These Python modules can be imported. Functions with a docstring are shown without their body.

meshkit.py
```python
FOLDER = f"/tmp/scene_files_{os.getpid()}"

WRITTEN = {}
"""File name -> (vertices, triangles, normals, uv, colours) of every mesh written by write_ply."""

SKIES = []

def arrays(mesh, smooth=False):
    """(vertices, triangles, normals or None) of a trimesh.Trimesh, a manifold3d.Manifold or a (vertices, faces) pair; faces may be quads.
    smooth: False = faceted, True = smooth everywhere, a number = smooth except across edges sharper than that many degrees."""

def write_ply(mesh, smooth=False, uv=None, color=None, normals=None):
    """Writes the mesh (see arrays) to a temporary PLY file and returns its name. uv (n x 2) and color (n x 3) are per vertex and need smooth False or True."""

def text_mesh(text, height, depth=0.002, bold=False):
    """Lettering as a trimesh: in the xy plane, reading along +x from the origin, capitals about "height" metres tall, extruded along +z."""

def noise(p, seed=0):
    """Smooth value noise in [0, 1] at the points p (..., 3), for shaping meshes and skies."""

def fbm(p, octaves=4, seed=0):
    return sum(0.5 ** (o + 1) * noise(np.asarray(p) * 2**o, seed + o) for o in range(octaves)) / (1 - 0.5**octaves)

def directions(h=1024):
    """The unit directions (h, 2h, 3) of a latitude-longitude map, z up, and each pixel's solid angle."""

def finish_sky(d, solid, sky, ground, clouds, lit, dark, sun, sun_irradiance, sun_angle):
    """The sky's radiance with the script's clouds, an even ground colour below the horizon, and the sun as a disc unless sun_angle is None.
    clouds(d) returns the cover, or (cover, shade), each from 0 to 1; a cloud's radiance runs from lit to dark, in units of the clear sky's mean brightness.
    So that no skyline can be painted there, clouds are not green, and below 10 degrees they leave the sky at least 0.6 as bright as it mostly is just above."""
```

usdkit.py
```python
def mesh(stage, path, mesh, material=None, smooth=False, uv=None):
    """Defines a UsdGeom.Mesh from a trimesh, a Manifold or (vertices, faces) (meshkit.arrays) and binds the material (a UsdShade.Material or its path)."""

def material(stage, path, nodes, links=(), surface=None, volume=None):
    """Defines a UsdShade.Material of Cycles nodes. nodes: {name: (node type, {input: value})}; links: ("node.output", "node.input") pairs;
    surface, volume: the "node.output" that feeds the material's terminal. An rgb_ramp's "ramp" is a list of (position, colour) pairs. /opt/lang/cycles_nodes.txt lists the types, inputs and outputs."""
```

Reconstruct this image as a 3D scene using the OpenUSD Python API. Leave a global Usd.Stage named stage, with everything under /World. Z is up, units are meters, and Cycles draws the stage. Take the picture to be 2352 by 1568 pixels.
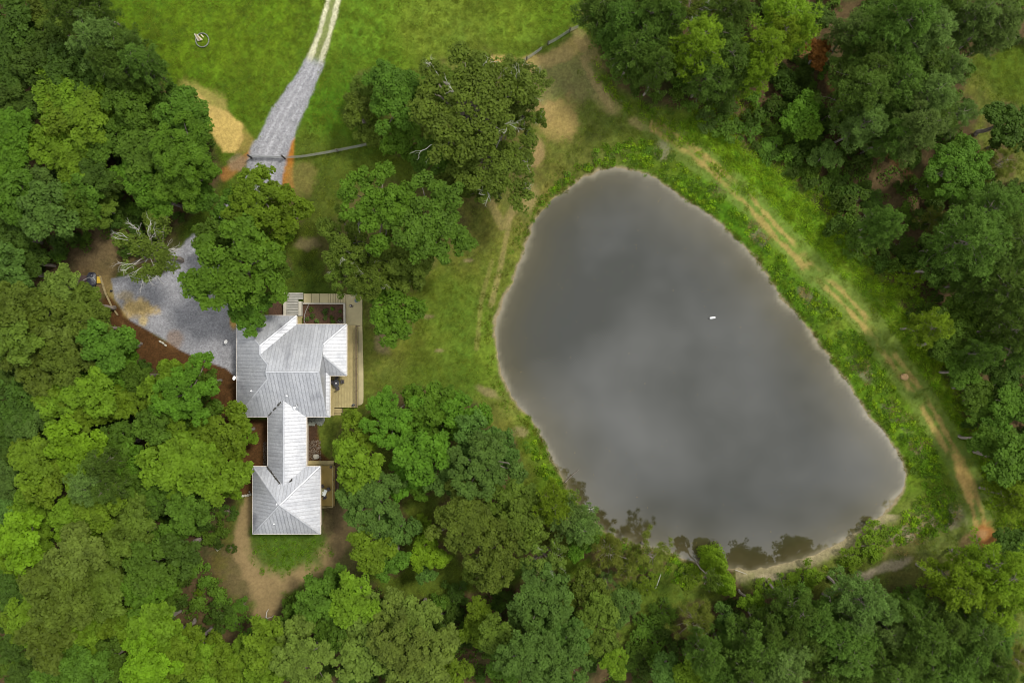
import math, random
import numpy as np
import trimesh, shapely
import shapely.geometry as sg
import shapely.ops
import usdkit, meshkit
from pxr import Usd, UsdGeom, UsdLux, UsdShade, Gf, Sdf, Vt

stage = Usd.Stage.CreateInMemory()
UsdGeom.SetStageUpAxis(stage, 'Z')
UsdGeom.Xform.Define(stage, '/World')
UsdGeom.Scope.Define(stage, '/World/Looks')
L = '/World/Looks/'

# ------------------------------------------------------------------ camera, sky, sun, exposure
H = 107.0                      # height of the drone above the lawn, metres
WIDE = 160.0                   # metres of lawn across the picture
cam = UsdGeom.Camera.Define(stage, '/World/camera')
cam.CreateHorizontalApertureAttr(36.0)
cam.CreateFocalLengthAttr(36.0 * H / WIDE)
cam.CreateClippingRangeAttr(Gf.Vec2f(1, 5000))
cam.AddTranslateOp().Set(Gf.Vec3d(0, 0, H))
cam.CreateExposureAttr(1.4)

SUN = np.array([0.62, 0.42, 1.0]); SUN /= np.linalg.norm(SUN)
sun = UsdLux.DistantLight.Define(stage, '/World/sun')
sun.CreateIntensityAttr(0.37); sun.CreateAngleAttr(10.0); sun.CreateNormalizeAttr(True)
sun.CreateColorAttr(Gf.Vec3f(1.0, 0.95, 0.87))
zax = Gf.Vec3d(*SUN); rot = Gf.Rotation(Gf.Vec3d(0, 0, 1), zax)
sun.AddTransformOp().Set(Gf.Matrix4d().SetRotate(rot))
dome = UsdLux.DomeLight.Define(stage, '/World/sky')
usdkit.material(stage, L + 'sky', {
    'tc': ('texture_coordinate', {}),
    's': ('sky_texture', {'sky_type': 'single_scattering', 'sun_disc': False, 'sun_elevation': math.asin(SUN[2]), 'sun_rotation': math.atan2(SUN[0], SUN[1])}),
    'mp': ('mapping', {'location': (-0.8, 2.1, 0.5)}), 'n': ('noise_texture', {'scale': 3.4, 'detail': 4.0, 'roughness': 0.5}),
    'r': ('map_range', {'from_min': 0.40, 'from_max': 0.68, 'to_min': 0.0, 'to_max': 1.0, 'clamp': True}),
    'c': ('mix_color', {'a': (5.0, 5.1, 5.2), 'b': (17.0, 16.9, 16.8)}),
    'm': ('mix_color', {'fac': 0.86, 'use_clamp': False}),
    'b': ('background_shader', {'strength': 0.060})},
    [('tc.generated', 'mp.vector'), ('mp.vector', 'n.vector'), ('n.fac', 'r.value'), ('r.result', 'c.fac'), ('s.color', 'm.a'), ('c.result', 'm.b'), ('m.result', 'b.color')], surface='b.background')
UsdShade.MaterialBindingAPI.Apply(dome.GetPrim()).Bind(UsdShade.Material.Get(stage, L + 'sky'))
dome.GetPrim().SetCustomDataByKey('kind', 'structure')

# ------------------------------------------------------------------ helpers
S = WIDE / 2352.0              # metres per photograph unit (a 2352-wide copy) at lawn level
def P(px, py, z=0.0):
    k = (H - z) / H * S
    return np.array([(px - 1176) * k, -(py - 784) * k, z])
rng = np.random.default_rng(7)
names = {}
def numbered(n):
    c = names.get(n, 0); names[n] = c + 1
    return n if c == 0 else f'{n}_{c:03d}'
def tag(prim, label=None, cat=None, group=None, kind=None):
    p = prim.GetPrim() if hasattr(prim, 'GetPrim') else prim
    for k, v in (('label', label), ('category', cat), ('group', group), ('kind', kind)):
        if v: p.SetCustomDataByKey(k, v)
    return p
def thing(name, label, cat, loc=(0, 0, 0), rz=0, group=None, kind=None):
    x = UsdGeom.Xform.Define(stage, '/World/' + numbered(name))
    x.AddTranslateOp().Set(Gf.Vec3d(*map(float, loc)))
    if rz: x.AddRotateZOp().Set(float(rz))
    tag(x, label, cat, group, kind)
    return x
def obj(name, mesh, mat, parent=None, smooth=False, label=None):
    base = str(parent.GetPath()) if parent is not None else '/World'
    key = base + '/' + name
    c = names.get(key, 0) if parent is not None else None
    if parent is not None:
        names[key] = c + 1
        path = key if c == 0 else f'{key}_{c:03d}'
    else:
        path = '/World/' + numbered(name)
    m = usdkit.mesh(stage, path, mesh, (L + mat) if mat else None, smooth=smooth)
    if label: tag(m, label)
    return m
class MB:
    """collects simple solids into one mesh"""
    def __init__(s): s.v, s.f, s.n = [], [], 0
    def add(s, v, f):
        v = np.asarray(v, float); f = np.asarray(f, int)
        if f.shape[1] == 4: f = np.vstack([f[:, [0, 1, 2]], f[:, [0, 2, 3]]])
        s.v.append(v); s.f.append(f + s.n); s.n += len(v); return s
    def tm(s, m): return s.add(m.vertices, m.faces)
    def box(s, c, size, rz=0.0, tilt=None):
        m = trimesh.creation.box(size)
        if tilt is not None: m.apply_transform(tilt)
        if rz: m.apply_transform(trimesh.transformations.rotation_matrix(rz, [0, 0, 1]))
        m.apply_translation(c); return s.tm(m)
    def tube(s, pts, r, n=5):
        v, f = tube(pts, r, n); return s.add(v, f)
    def mesh(s): return (np.vstack(s.v), np.vstack(s.f))
def tube(pts, r, n=5):
    pts = np.asarray(pts, float); m = len(pts); r = np.broadcast_to(r, m)
    d = np.gradient(pts, axis=0); d /= np.linalg.norm(d, axis=1, keepdims=True) + 1e-9
    a = np.cross(d, np.where(np.abs(d[:, 2:3]) > .9, [[1., 0, 0]], [[0., 0, 1]])); a /= np.linalg.norm(a, axis=1, keepdims=True) + 1e-9
    b = np.cross(d, a); t = np.arange(n) / n * 2 * np.pi
    v = (pts[:, None] + r[:, None, None] * (np.cos(t)[None, :, None] * a[:, None] + np.sin(t)[None, :, None] * b[:, None])).reshape(-1, 3)
    i, j = np.meshgrid(np.arange(m - 1), np.arange(n), indexing='ij'); j2 = (j + 1) % n
    q = np.stack([i * n + j, i * n + j2, (i + 1) * n + j2, (i + 1) * n + j], -1).reshape(-1, 4)
    f = np.vstack([q[:, [0, 1, 2]], q[:, [0, 2, 3]]])
    c = len(v); v = np.vstack([v, pts[:1], pts[-1:]])
    k = np.arange(n); e = (m - 1) * n
    f = np.vstack([f, np.stack([(k + 1) % n, k, np.full(n, c)], 1), np.stack([e + k, e + (k + 1) % n, np.full(n, c + 1)], 1)])
    return v, f
def rock(seed, size, sub=2, rough=.35):
    m = trimesh.creation.icosphere(sub); v = m.vertices
    v = v * (1 - rough / 2 + rough * meshkit.fbm(v * 1.6 + seed * 7.3, 3, seed))[:, None]
    return trimesh.Trimesh(v * np.asarray(size) / 2, m.faces, process=False)
def smoothstep(a, b, x):
    t = np.clip((x - a) / (b - a), 0, 1); return t * t * (3 - 2 * t)
def seg_dist(X, Y, poly, closed=False):
    """distance to a polyline, with the parameter of the nearest point"""
    p = np.asarray(poly, float)
    if closed: p = np.vstack([p, p[:1]])
    best = np.full(X.shape, 1e9); par = np.zeros(X.shape); side = np.zeros(X.shape)
    for i in range(len(p) - 1):
        a, d = p[i], p[i + 1] - p[i]
        t = np.clip(((X - a[0]) * d[0] + (Y - a[1]) * d[1]) / (d @ d + 1e-9), 0, 1)
        ex, ey = X - a[0] - t * d[0], Y - a[1] - t * d[1]
        q = np.hypot(ex, ey); w = q < best
        best = np.where(w, q, best); par = np.where(w, i + t, par); side = np.where(w, np.sign(d[0] * (Y - a[1]) - d[1] * (X - a[0])), side)
    return best, par, side
def poly_sd(X, Y, poly):
    d, _, _ = seg_dist(X, Y, poly, True)
    p = np.asarray(poly, float); inside = np.zeros(X.shape, bool); j = len(p) - 1
    for i in range(len(p)):
        (xi, yi), (xj, yj) = p[i], p[j]
        if yi != yj:
            inside ^= ((yi > Y) != (yj > Y)) & (X < (xj - xi) * (Y - yi) / (yj - yi) + xi)
        j = i
    return np.where(inside, -d, d)

# ------------------------------------------------------------------ materials
def simple(name, col, rough=.6, metal=0., var=.18, scale=3., bump=0., bscale=30., spec=.5):
    a = tuple(np.array(col) * (1 - var)); b = tuple(np.array(col) * (1 + var))
    nodes = {'g': ('geometry', {}), 'n': ('noise_texture', {'scale': scale, 'detail': 5., 'roughness': .6}),
             'r': ('rgb_ramp', {'ramp': [(.28, a), (.72, b)]}), 'p': ('principled_bsdf', {'roughness': rough, 'metallic': metal, 'specular_ior_level': spec})}
    links = [('g.position', 'n.vector'), ('n.fac', 'r.fac'), ('r.color', 'p.base_color')]
    if bump:
        nodes['n2'] = ('noise_texture', {'scale': bscale, 'detail': 3.}); nodes['b'] = ('bump', {'strength': bump, 'distance': .05})
        links += [('g.position', 'n2.vector'), ('n2.fac', 'b.height'), ('b.normal', 'p.normal')]
    usdkit.material(stage, L + name, nodes, links, surface='p.BSDF'); return name
def leaf_mat(name, col, trans=.45, pale=(.30, .32, .20), palefac=.05, rough=.6):
    """leaves: every leaf has a tone of its own, every tree too, every bough a little"""
    c = np.array(col) * np.array([2.6, 2.55, 1.6])
    usdkit.material(stage, L + name, {
        'g': ('geometry', {}), 'o': ('object_info', {}), 'n': ('noise_texture', {'scale': .55, 'detail': 3.}),
        'i': ('rgb_ramp', {'ramp': [(0, tuple(c * .45)), (.5, tuple(c)), (1 - palefac - .02, tuple(c * 1.45)), (1 - palefac, tuple(c * .5 + np.array(pale) * .5)), (1, pale)]}),
        'k': ('map_range', {'from_min': .3, 'from_max': .7, 'to_min': .72, 'to_max': 1.28, 'clamp': True}),
        'k2': ('map_range', {'from_min': 0., 'from_max': 1., 'to_min': .82, 'to_max': 1.18}),
        'm1': ('math', {'math_type': 'multiply'}),
        'hue': ('map_range', {'from_min': 0., 'from_max': 1., 'to_min': .490, 'to_max': .508}),
        'h': ('hsv', {'saturation': 1.0}),
        'p': ('principled_bsdf', {'roughness': rough, 'specular_ior_level': .12}), 't': ('translucent_bsdf', {}), 'x': ('mix_closure', {'fac': trans})},
        [('g.random_per_island', 'i.fac'), ('g.position', 'n.vector'), ('n.fac', 'k.value'), ('o.random', 'k2.value'), ('k.result', 'm1.value1'), ('k2.result', 'm1.value2'),
         ('o.random', 'hue.value'), ('hue.result', 'h.hue'), ('i.color', 'h.color'), ('m1.value', 'h.value'), ('h.color', 'p.base_color'), ('h.color', 't.color'),
         ('p.BSDF', 'x.closure1'), ('t.BSDF', 'x.closure2')], surface='x.closure')
    return name
TONES = {  # name: (colour, words)
 'bright': ((.070, .150, .016), 'bright green'), 'yg': ((.098, .166, .015), 'yellow-green'), 'green': ((.062, .122, .017), 'mid green'),
 'deep': ((.045, .084, .015), 'deep green'), 'olive': ((.080, .122, .021), 'olive'), 'pale': ((.102, .150, .034), 'pale olive'),
 'teal': ((.064, .122, .030), 'blue-green'), 'lime': ((.110, .200, .012), 'lime green'), 'pine': ((0.073, 0.132, 0.028), 'dark green'),
 'pineblue': ((0.100, 0.165, 0.053), 'grey-green'), 'pinelime': ((0.132, 0.212, 0.019), 'light green'), 'willow': ((.125, .155, .035), 'pale green'), 'white': ((.30, .33, .20), 'whitish green'),
 'rust': ((.16, .075, .02), 'rust brown')}
for k, (c, w) in TONES.items():
    leaf_mat('leaf_' + k, c, palefac={'olive': .09, 'pale': .13, 'yg': .07}.get(k, .03), trans=.42 if 'pine' in k else .45)
simple('bark', (.16, .135, .11), .9, var=.35, scale=2., bump=.6)
simple('bark_pale', (.46, .44, .40), .85, var=.25, scale=2., bump=.4)
simple('deadwood', (.40, .38, .34), .8, var=.2, scale=3.)
# ------------------------------------------------------------------ trees: the crowns one can tell apart (photograph x, y, radius, form, tone) in eight overlapping views
Z = 2.926
VIEWS = {
 'R1': (0, 0, "60 180 150 B deep;230 150 110 B deep;400 210 110 B olive;470 60 120 P pine;620 30 90 P pine;260 50 80 B olive;650 270 140 P pineblue;830 330 120 P pine;950 430 110 P pine;870 500 110 P pine;730 420 110 P pine;50 430 140 B deep;220 420 130 B deep;60 610 130 B deep;330 300 110 B deep;480 430 130 B deep;600 540 120 B deep;370 620 150 B yg;560 680 130 B yg;440 770 140 B yg;610 810 140 B yg;300 970 140 B yg;560 990 160 B yg;500 1120 120 B yg;790 600 100 B deep;890 700 140 B green;820 830 120 B green;1080 660 90 B deep;1010 760 110 B green;1235 770 135 B green;1180 850 130 B green;1265 1020 185 B bright;1010 1040 150 B green;960 1190 160 B bright;1220 1210 170 B bright;1060 1320 120 B bright;1340 1300 110 B green;100 850 110 B bright;70 970 110 B bright;50 1100 110 B bright;90 1330 150 B green;270 1250 130 B teal;330 1420 150 B teal;560 1290 140 B green;540 1420 120 B green;690 1400 90 B olive;660 1180 100 B deep;780 1230 80 B deep;200 720 110 B deep;1740 1345 180 B yg;1560 1440 130 B green;1900 1400 140 B yg;700 950 110 B green"),
 'R4': (0, 516, "1560 270 270 B bright;1440 120 120 B green;1650 560 130 B green;1860 270 100 B green;1740 80 150 B yg;1000 190 230 D olive;60 300 140 B teal;70 80 120 B deep;200 250 90 B deep;420 420 115 B pale;600 540 120 B olive;80 560 140 B olive;250 620 150 B olive;430 650 140 B pale;610 690 120 B olive;100 760 150 B olive;330 800 150 B pale;250 960 160 B olive;450 910 130 B olive;720 810 140 B green;650 930 120 B green;820 800 90 B green;770 980 120 B bright;1150 1000 80 B yg;1260 1110 180 B bright;1370 1060 90 B green;1110 1150 130 B yg;350 1080 120 B yg;400 1210 150 B yg;600 1140 150 B yg;560 1290 140 B yg;790 1190 130 B yg;1050 1310 130 B green;1300 1280 130 B green;1500 1400 150 B yg;1630 1390 80 B yg;1180 1430 160 B yg;500 1480 150 B lime;800 1470 120 B green;200 1520 100 B yg;60 1050 80 B deep;100 1200 140 B deep;190 1330 110 B teal;50 1370 100 B deep;60 1490 100 B deep;930 1020 80 B green"),
 'R5': (0, 1032, "250 100 140 B yg;330 210 130 B yg;210 350 120 B yg;680 90 90 P pine;600 240 110 P pineblue;740 270 80 P pine;900 140 140 B bright;880 230 110 B green;1010 290 110 B green;1150 90 160 B yg;1320 120 140 B yg;1510 170 150 B yg;1250 220 120 B yg;1560 250 70 B yg;520 390 130 B yg;690 370 130 B yg;500 490 120 B yg;560 570 100 B yg;60 180 110 B teal;50 410 110 B teal;60 60 90 B deep;890 420 140 B olive;1290 410 120 B green;1060 390 90 B deep;150 610 150 B lime;110 730 120 B lime;270 570 100 B yg;860 610 130 B olive;520 700 150 B pale;740 720 110 B olive;1170 580 110 B green;1200 700 130 B deep;1010 780 140 B green;350 900 160 B olive;600 890 150 B olive;430 1020 160 B olive;710 970 130 B olive;960 920 150 B bright;1110 890 110 B green;80 960 110 B deep;110 1120 120 B yg;260 1150 160 B yg;480 1140 140 B yg;720 1060 120 B yg;340 1300 160 B olive;560 1270 130 B yg;700 1170 110 B yg;900 1200 130 B yg;1050 1210 140 B yg;1160 1270 120 B yg;1000 1480 180 B lime;1310 1300 120 B yg;1220 1410 120 B yg;1370 1440 110 B yg;400 1500 140 B green;600 1450 130 B green;770 1400 110 B green;60 1290 100 B deep;150 1490 90 B deep;1560 1150 80 H green;1630 1050 55 H green;1325 970 30 H lime;1530 420 60 H deep;1440 590 65 H deep;1550 665 35 H deep;2130 1000 125 B green;2000 1100 95 B green;2250 930 110 B green;1800 1290 140 B yg;1960 1250 150 B pale;2050 1410 170 B pale;2250 1200 120 B green;1660 1380 110 B yg;1800 1460 120 B yg;1510 1480 130 B yg;1690 1530 90 B yg"),
 'R6': (784, 1032, "90 90 150 B yg;560 30 150 B bright;430 210 120 B bright;540 240 80 B bright;970 110 200 B teal;690 190 110 B teal;1110 60 90 B teal;860 210 110 B teal;230 360 180 B teal;350 530 125 B teal;200 660 125 B yg;330 740 110 B green;560 530 70 B yg;600 700 110 B lime;575 830 60 B teal;820 460 190 B olive;1100 380 160 B olive;1000 700 190 B olive;960 830 110 B olive;1230 490 130 B olive;1350 720 130 S pale;1310 850 70 B white;1430 570 90 B willow;1430 370 110 P pinelime;1510 440 110 P pineblue;1620 520 100 P pineblue;1600 650 90 B bright;1640 590 70 B green;1800 690 130 W willow;2080 710 130 W willow;1930 790 100 W willow;80 1000 140 B yg;350 1090 130 B pale;520 1140 120 B pale;190 1180 160 B pale;400 1280 180 B pale;620 1340 160 B pale;150 1360 160 B pale;500 1480 160 B pale;710 1480 120 B yg;940 1110 90 B yg;1060 1240 110 B olive;930 1240 100 B yg;1350 960 180 B teal;1300 1120 150 B teal;1410 1210 120 B teal;1540 1280 120 B teal;1260 1380 180 B teal;1500 1390 170 B teal;1130 1440 120 B green;1640 960 120 B olive;1710 1100 120 B olive;1750 1260 110 B olive;1890 1060 110 B teal;1780 880 80 W pineblue;2060 1250 140 H green;2160 1130 110 H green;2210 1480 110 B teal;1850 1440 90 B yg;760 980 100 H deep;700 1120 90 H deep;1990 1420 110 H green;1950 960 70 H green;2050 900 80 H yg"),
 'R7': (1568, 1032, "265 800 85 C lime;330 960 75 C lime;460 1030 75 B yg;195 880 60 S olive;90 1160 140 W willow;290 1140 80 B teal;40 860 80 H yg;500 1340 160 P pine;640 1440 170 P pineblue;760 1060 110 P pine;880 1140 130 P pine;850 1290 120 P pine;1000 1260 140 P pine;1110 1360 170 P pine;1190 1010 130 P pineblue;1150 1140 110 P pineblue;1330 1060 100 P pineblue;1370 1200 130 P pineblue;1540 1110 120 P pine;1620 1240 140 P pine;1480 1370 120 P pine;1380 1480 130 P pine;1640 1440 120 P pine;1800 1490 140 P pine;1770 1160 110 P pine;1940 1190 140 P pine;2070 1260 130 P pine;1910 1380 140 P pine;700 1220 110 P pine;560 1230 100 P pine;330 1400 120 P pine;160 1380 110 P pine;90 1500 110 B yg;270 1510 110 P pine;1850 920 140 P pinelime;2070 1080 140 P pinelime;2130 820 160 P pinelime;2220 980 90 P pinelime;1990 980 110 P pinelime;2230 330 120 P pinelime;2180 60 140 B green;2250 200 90 B deep;2240 640 110 B deep;2230 1400 100 W willow;2170 1300 80 W willow;1270 665 100 H yg;1150 745 85 H yg;850 860 100 H yg;1040 860 60 H green;720 905 75 H yg;1310 560 80 H yg;1150 1500 120 P pine;420 1500 110 P pine;2100 1450 110 P pine;950 1480 120 P pine;560 920 60 H yg"),
 'R8': (1568, 516, "1900 120 180 P pine;2150 110 160 P pine;2000 230 140 P pine;2240 210 110 P pine;2160 450 140 P pine;1950 400 110 P pine;1520 380 105 H lime;1150 130 100 H green;1320 50 80 P pine;1900 580 110 B green;1660 690 100 P pinelime;1800 720 120 B green;1820 840 100 B green;1720 800 90 B green;2000 870 80 P pine;2050 760 90 B green;2230 700 110 P pine;2230 860 100 P pine;1870 1000 80 B green;1950 1110 100 B green;2000 1210 100 B green;2150 1080 90 B deep;2200 1200 110 B green;2100 1340 100 B green;2010 1450 90 B green;2150 1470 110 B green;2280 1260 70 B teal;1250 200 70 H bright;1650 560 70 H green;1480 130 90 H deep;1540 240 80 H deep;2080 960 80 B deep;1680 300 90 B deep"),
 'R3': (1568, 0, "70 40 130 D olive;110 290 140 P pinelime;300 400 140 P pine;250 260 110 P pine;170 500 130 P pine;310 540 110 P pine;320 70 110 P pine;700 130 150 P pinelime;640 260 110 P pinelime;480 480 100 P pinelime;540 350 110 P pinelime;900 110 90 B deep;780 220 90 P pinelime;1300 250 160 P pine;1150 200 110 P pineblue;1490 150 170 P pine;1650 240 140 P pineblue;1250 490 150 P pine;1490 340 150 P pineblue;1620 440 140 P pine;1780 480 110 P pineblue;1200 620 150 P pine;1440 570 150 P pine;1650 640 130 P pineblue;1390 730 130 P pine;1560 850 150 P pineblue;1210 840 110 P pineblue;1410 920 110 P pine;1700 770 110 P pine;1850 770 130 W pineblue;1960 110 120 P pineblue;2130 150 140 P pineblue;1750 40 120 P pine;2050 290 90 W pineblue;2160 820 130 B deep;2210 930 90 B deep;1830 1140 170 B green;1700 1220 110 B green;1880 1000 80 B green;2140 1090 120 W willow;2050 1410 160 P pine;1930 1490 120 P pine;2230 1480 100 P pine;1690 1480 80 W willow;800 760 110 B bright;830 880 80 B bright;960 1050 85 B teal;720 1140 50 H green;610 1010 100 H green;290 850 100 H green;170 800 80 H teal;440 850 90 H green;1070 1190 70 H green;1150 1350 120 H green;1350 1500 90 P pine;830 1150 70 H green;910 370 85 B rust;1240 1450 70 H deep;960 1250 70 H green;1280 1330 80 H deep;700 900 60 H deep;300 700 80 H deep"),
 'R2': (784, 0, "170 560 90 B olive;110 750 100 B olive;280 600 90 B olive;190 900 80 B olive;380 660 190 B green;430 930 130 B bright;620 1060 110 B green;860 720 340 S olive;1160 600 190 S pale;1220 760 130 S olive;1020 1090 270 S olive;760 1220 120 B olive;930 1250 120 S olive;640 580 110 B olive;870 510 90 B olive;250 1400 225 B bright;600 1500 235 B green;1750 60 130 P pine;1880 130 130 P pine;2030 240 140 P pine;1820 180 70 B olive;1960 350 120 P pine;2200 330 110 P pine;2100 60 110 P pine;2200 130 90 P pine;2130 450 100 P pine;1900 440 80 H yg;1880 290 90 P pine"),
 'R9': (784, 516, "60 130 200 S olive;40 290 150 S olive;480 200 170 B olive;200 360 140 S olive;340 580 160 B bright;420 350 110 B olive;580 1240 150 B bright;350 1290 170 B bright;640 1390 130 B bright;130 1420 140 B yg;830 1290 130 B bright;900 1420 130 B teal;480 1440 140 B bright;60 1500 90 B yg;1060 1500 110 B teal"),
}
TREES = []
for key, (ox, oy, txt) in VIEWS.items():
    for t in txt.split(';'):
        x, y, r, form, tone = t.split()
        TREES.append([ox + float(x) / Z, oy + float(y) / Z, float(r) / Z, form, tone])
# drop near duplicates where two views overlap
keep = []
for t in TREES:
    if all(math.hypot(t[0] - k[0], t[1] - k[1]) > .40 * min(t[2], k[2]) + 5 for k in keep): keep.append(t)
TREES = keep
# ------------------------------------------------------------------ terrain
POND = [(1425,388),(1380,395),(1345,408),(1310,430),(1270,460),(1240,490),(1222,520),(1212,550),(1205,580),(1190,620),(1170,660),(1155,695),(1143,730),(1138,770),(1140,800),(1150,845),(1165,885),(1185,920),(1210,950),(1235,985),(1255,1020),(1275,1060),(1297,1105),(1315,1140),(1345,1180),(1385,1215),(1430,1240),(1500,1258),(1560,1278),(1610,1295),(1660,1303),(1720,1308),(1760,1303),(1800,1292),(1850,1278),(1900,1258),(1950,1232),(2000,1200),(2035,1168),(2060,1140),(2075,1115),(2078,1090),(2070,1060),(2050,1020),(2020,985),(1990,950),(1960,905),(1935,870),(1900,820),(1870,780),(1840,735),(1800,690),(1765,640),(1740,605),(1700,560),(1660,520),(1620,490),(1575,460),(1530,430),(1500,410),(1465,393)]
TRACK = [(1505,290),(1560,330),(1640,388),(1720,460),(1800,545),(1870,620),(1945,690),(2010,762),(2060,835),(2115,910),(2160,985),(2205,1060),(2235,1130),(2252,1200),(2268,1260)]
WATER_Z = -0.75
def to_photo(x, y, z):
    k = H / (H - z) / S
    return 1176 + x * k, 784 - y * k
pond_w = np.array([P(a, b, WATER_Z)[:2] for a, b in POND]); track_w = np.array([P(a, b)[:2] for a, b in TRACK])
def ragged(x, y): return (meshkit.fbm(np.stack([x / 1.7, y / 1.7, np.full_like(x, 4.4)], -1), 3, 9) - .5) * 1.3
def height(x, y):
    x = np.asarray(x, float); y = np.asarray(y, float)
    d = poly_sd(x, y, pond_w) + ragged(x, y)
    td, tp, side = seg_dist(x, y, track_w)
    right = np.where(side > 0, td, 0) * smoothstep(0.05, 2.5, tp) * smoothstep(len(TRACK) - 1.02, len(TRACK) - 3.0, tp)
    q = np.stack([x / 14, y / 14, np.zeros_like(x)], -1)
    flat = smoothstep(2, 10, np.hypot(np.maximum(np.abs(x + 36) - 12, 0), np.maximum(np.abs(y + 10) - 26, 0)))
    z = (meshkit.fbm(q, 3, 5) - .5) * .9 * flat
    z = z - 4.0 * smoothstep(1.5, 24, right)
    bank = smoothstep(0, 3.2, d)
    z = z * bank + WATER_Z * (1 - bank) + .06 * np.clip(d, 0, 1) * (1 - bank)
    return np.where(d < 0, WATER_Z - .10 * np.minimum(-d, 8) - .02, z)
STEP = 0.25
gx = np.arange(-90, 90.01, STEP); gy = np.arange(-63, 63.01, STEP)
GX, GY = np.meshgrid(gx, gy)
GZ = height(GX, GY)
PX, PY = to_photo(GX, GY, GZ)
SD = poly_sd(GX, GY, pond_w) + ragged(GX, GY)
def N(scale, seed, octv=3): return meshkit.fbm(np.stack([GX / scale, GY / scale, np.full_like(GX, seed * 3.1)], -1), octv, seed) - .5
n8, n3, n1, nf = N(8, 1), N(3, 2), N(1.0, 3), N(.4, 4, 2)
n3b, n1b = N(3, 6), N(1.1, 7)
jag = n3 * 1.0 + n1 * .8 + nf * .5          # ragged edge, about +-0.6
nrm = np.random.default_rng(3).random(GX.shape) - .5

# lawn colour from the grass the photograph shows in each part of the place
SEEDS = [(330,60,.080,.125,.010),(470,130,.095,.138,.011),(600,40,.085,.130,.010),(560,200,.075,.112,.011),(850,60,.098,.150,.018),(760,260,.055,.108,.009),(1000,90,.125,.158,.028),(1180,60,.112,.150,.022),(1270,40,.075,.110,.012),(900,160,.085,.130,.014),(1080,140,.135,.145,.036),
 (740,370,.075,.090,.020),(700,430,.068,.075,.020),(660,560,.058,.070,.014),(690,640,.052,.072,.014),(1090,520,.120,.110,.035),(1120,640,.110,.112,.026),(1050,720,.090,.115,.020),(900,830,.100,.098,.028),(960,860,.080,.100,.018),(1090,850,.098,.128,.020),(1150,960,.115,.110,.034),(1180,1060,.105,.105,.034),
 (1290,200,.125,.120,.044),(1400,180,.098,.105,.032),(1450,300,.098,.108,.030),(1350,330,.100,.100,.032),(1230,470,.125,.105,.040),(1500,350,.085,.125,.018),(1660,470,.070,.135,.011),(1850,680,.070,.130,.011),(2000,900,.078,.130,.013),(2100,1050,.095,.140,.015),(1950,700,.120,.150,.026),(1900,560,.120,.175,.016),(2100,800,.125,.160,.020),(1720,380,.100,.170,.011),(2190,960,.11,.15,.02),
 (2150,1240,.105,.115,.042),(2080,1290,.120,.105,.046),(1960,1330,.085,.090,.026),(1780,1330,.075,.080,.022),(2300,170,.060,.085,.012),(2240,230,.115,.105,.035),(2300,400,.110,.105,.035),(1240,1020,.075,.115,.012),(1270,1140,.070,.105,.012),(640,1270,.048,.082,.012),(500,1300,.080,.062,.026)]
num = np.zeros(GX.shape + (3,)); den = np.zeros(GX.shape)
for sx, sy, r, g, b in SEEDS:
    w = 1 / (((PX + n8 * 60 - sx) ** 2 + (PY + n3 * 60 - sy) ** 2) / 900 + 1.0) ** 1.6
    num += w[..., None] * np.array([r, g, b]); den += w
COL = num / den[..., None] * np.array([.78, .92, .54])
COL *= (1 + .6 * n3 + .75 * n1 + .7 * nf + .22 * nrm)[..., None]
COL[..., 0] *= 1 + .25 * n8 + .3 * n1b
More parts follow.
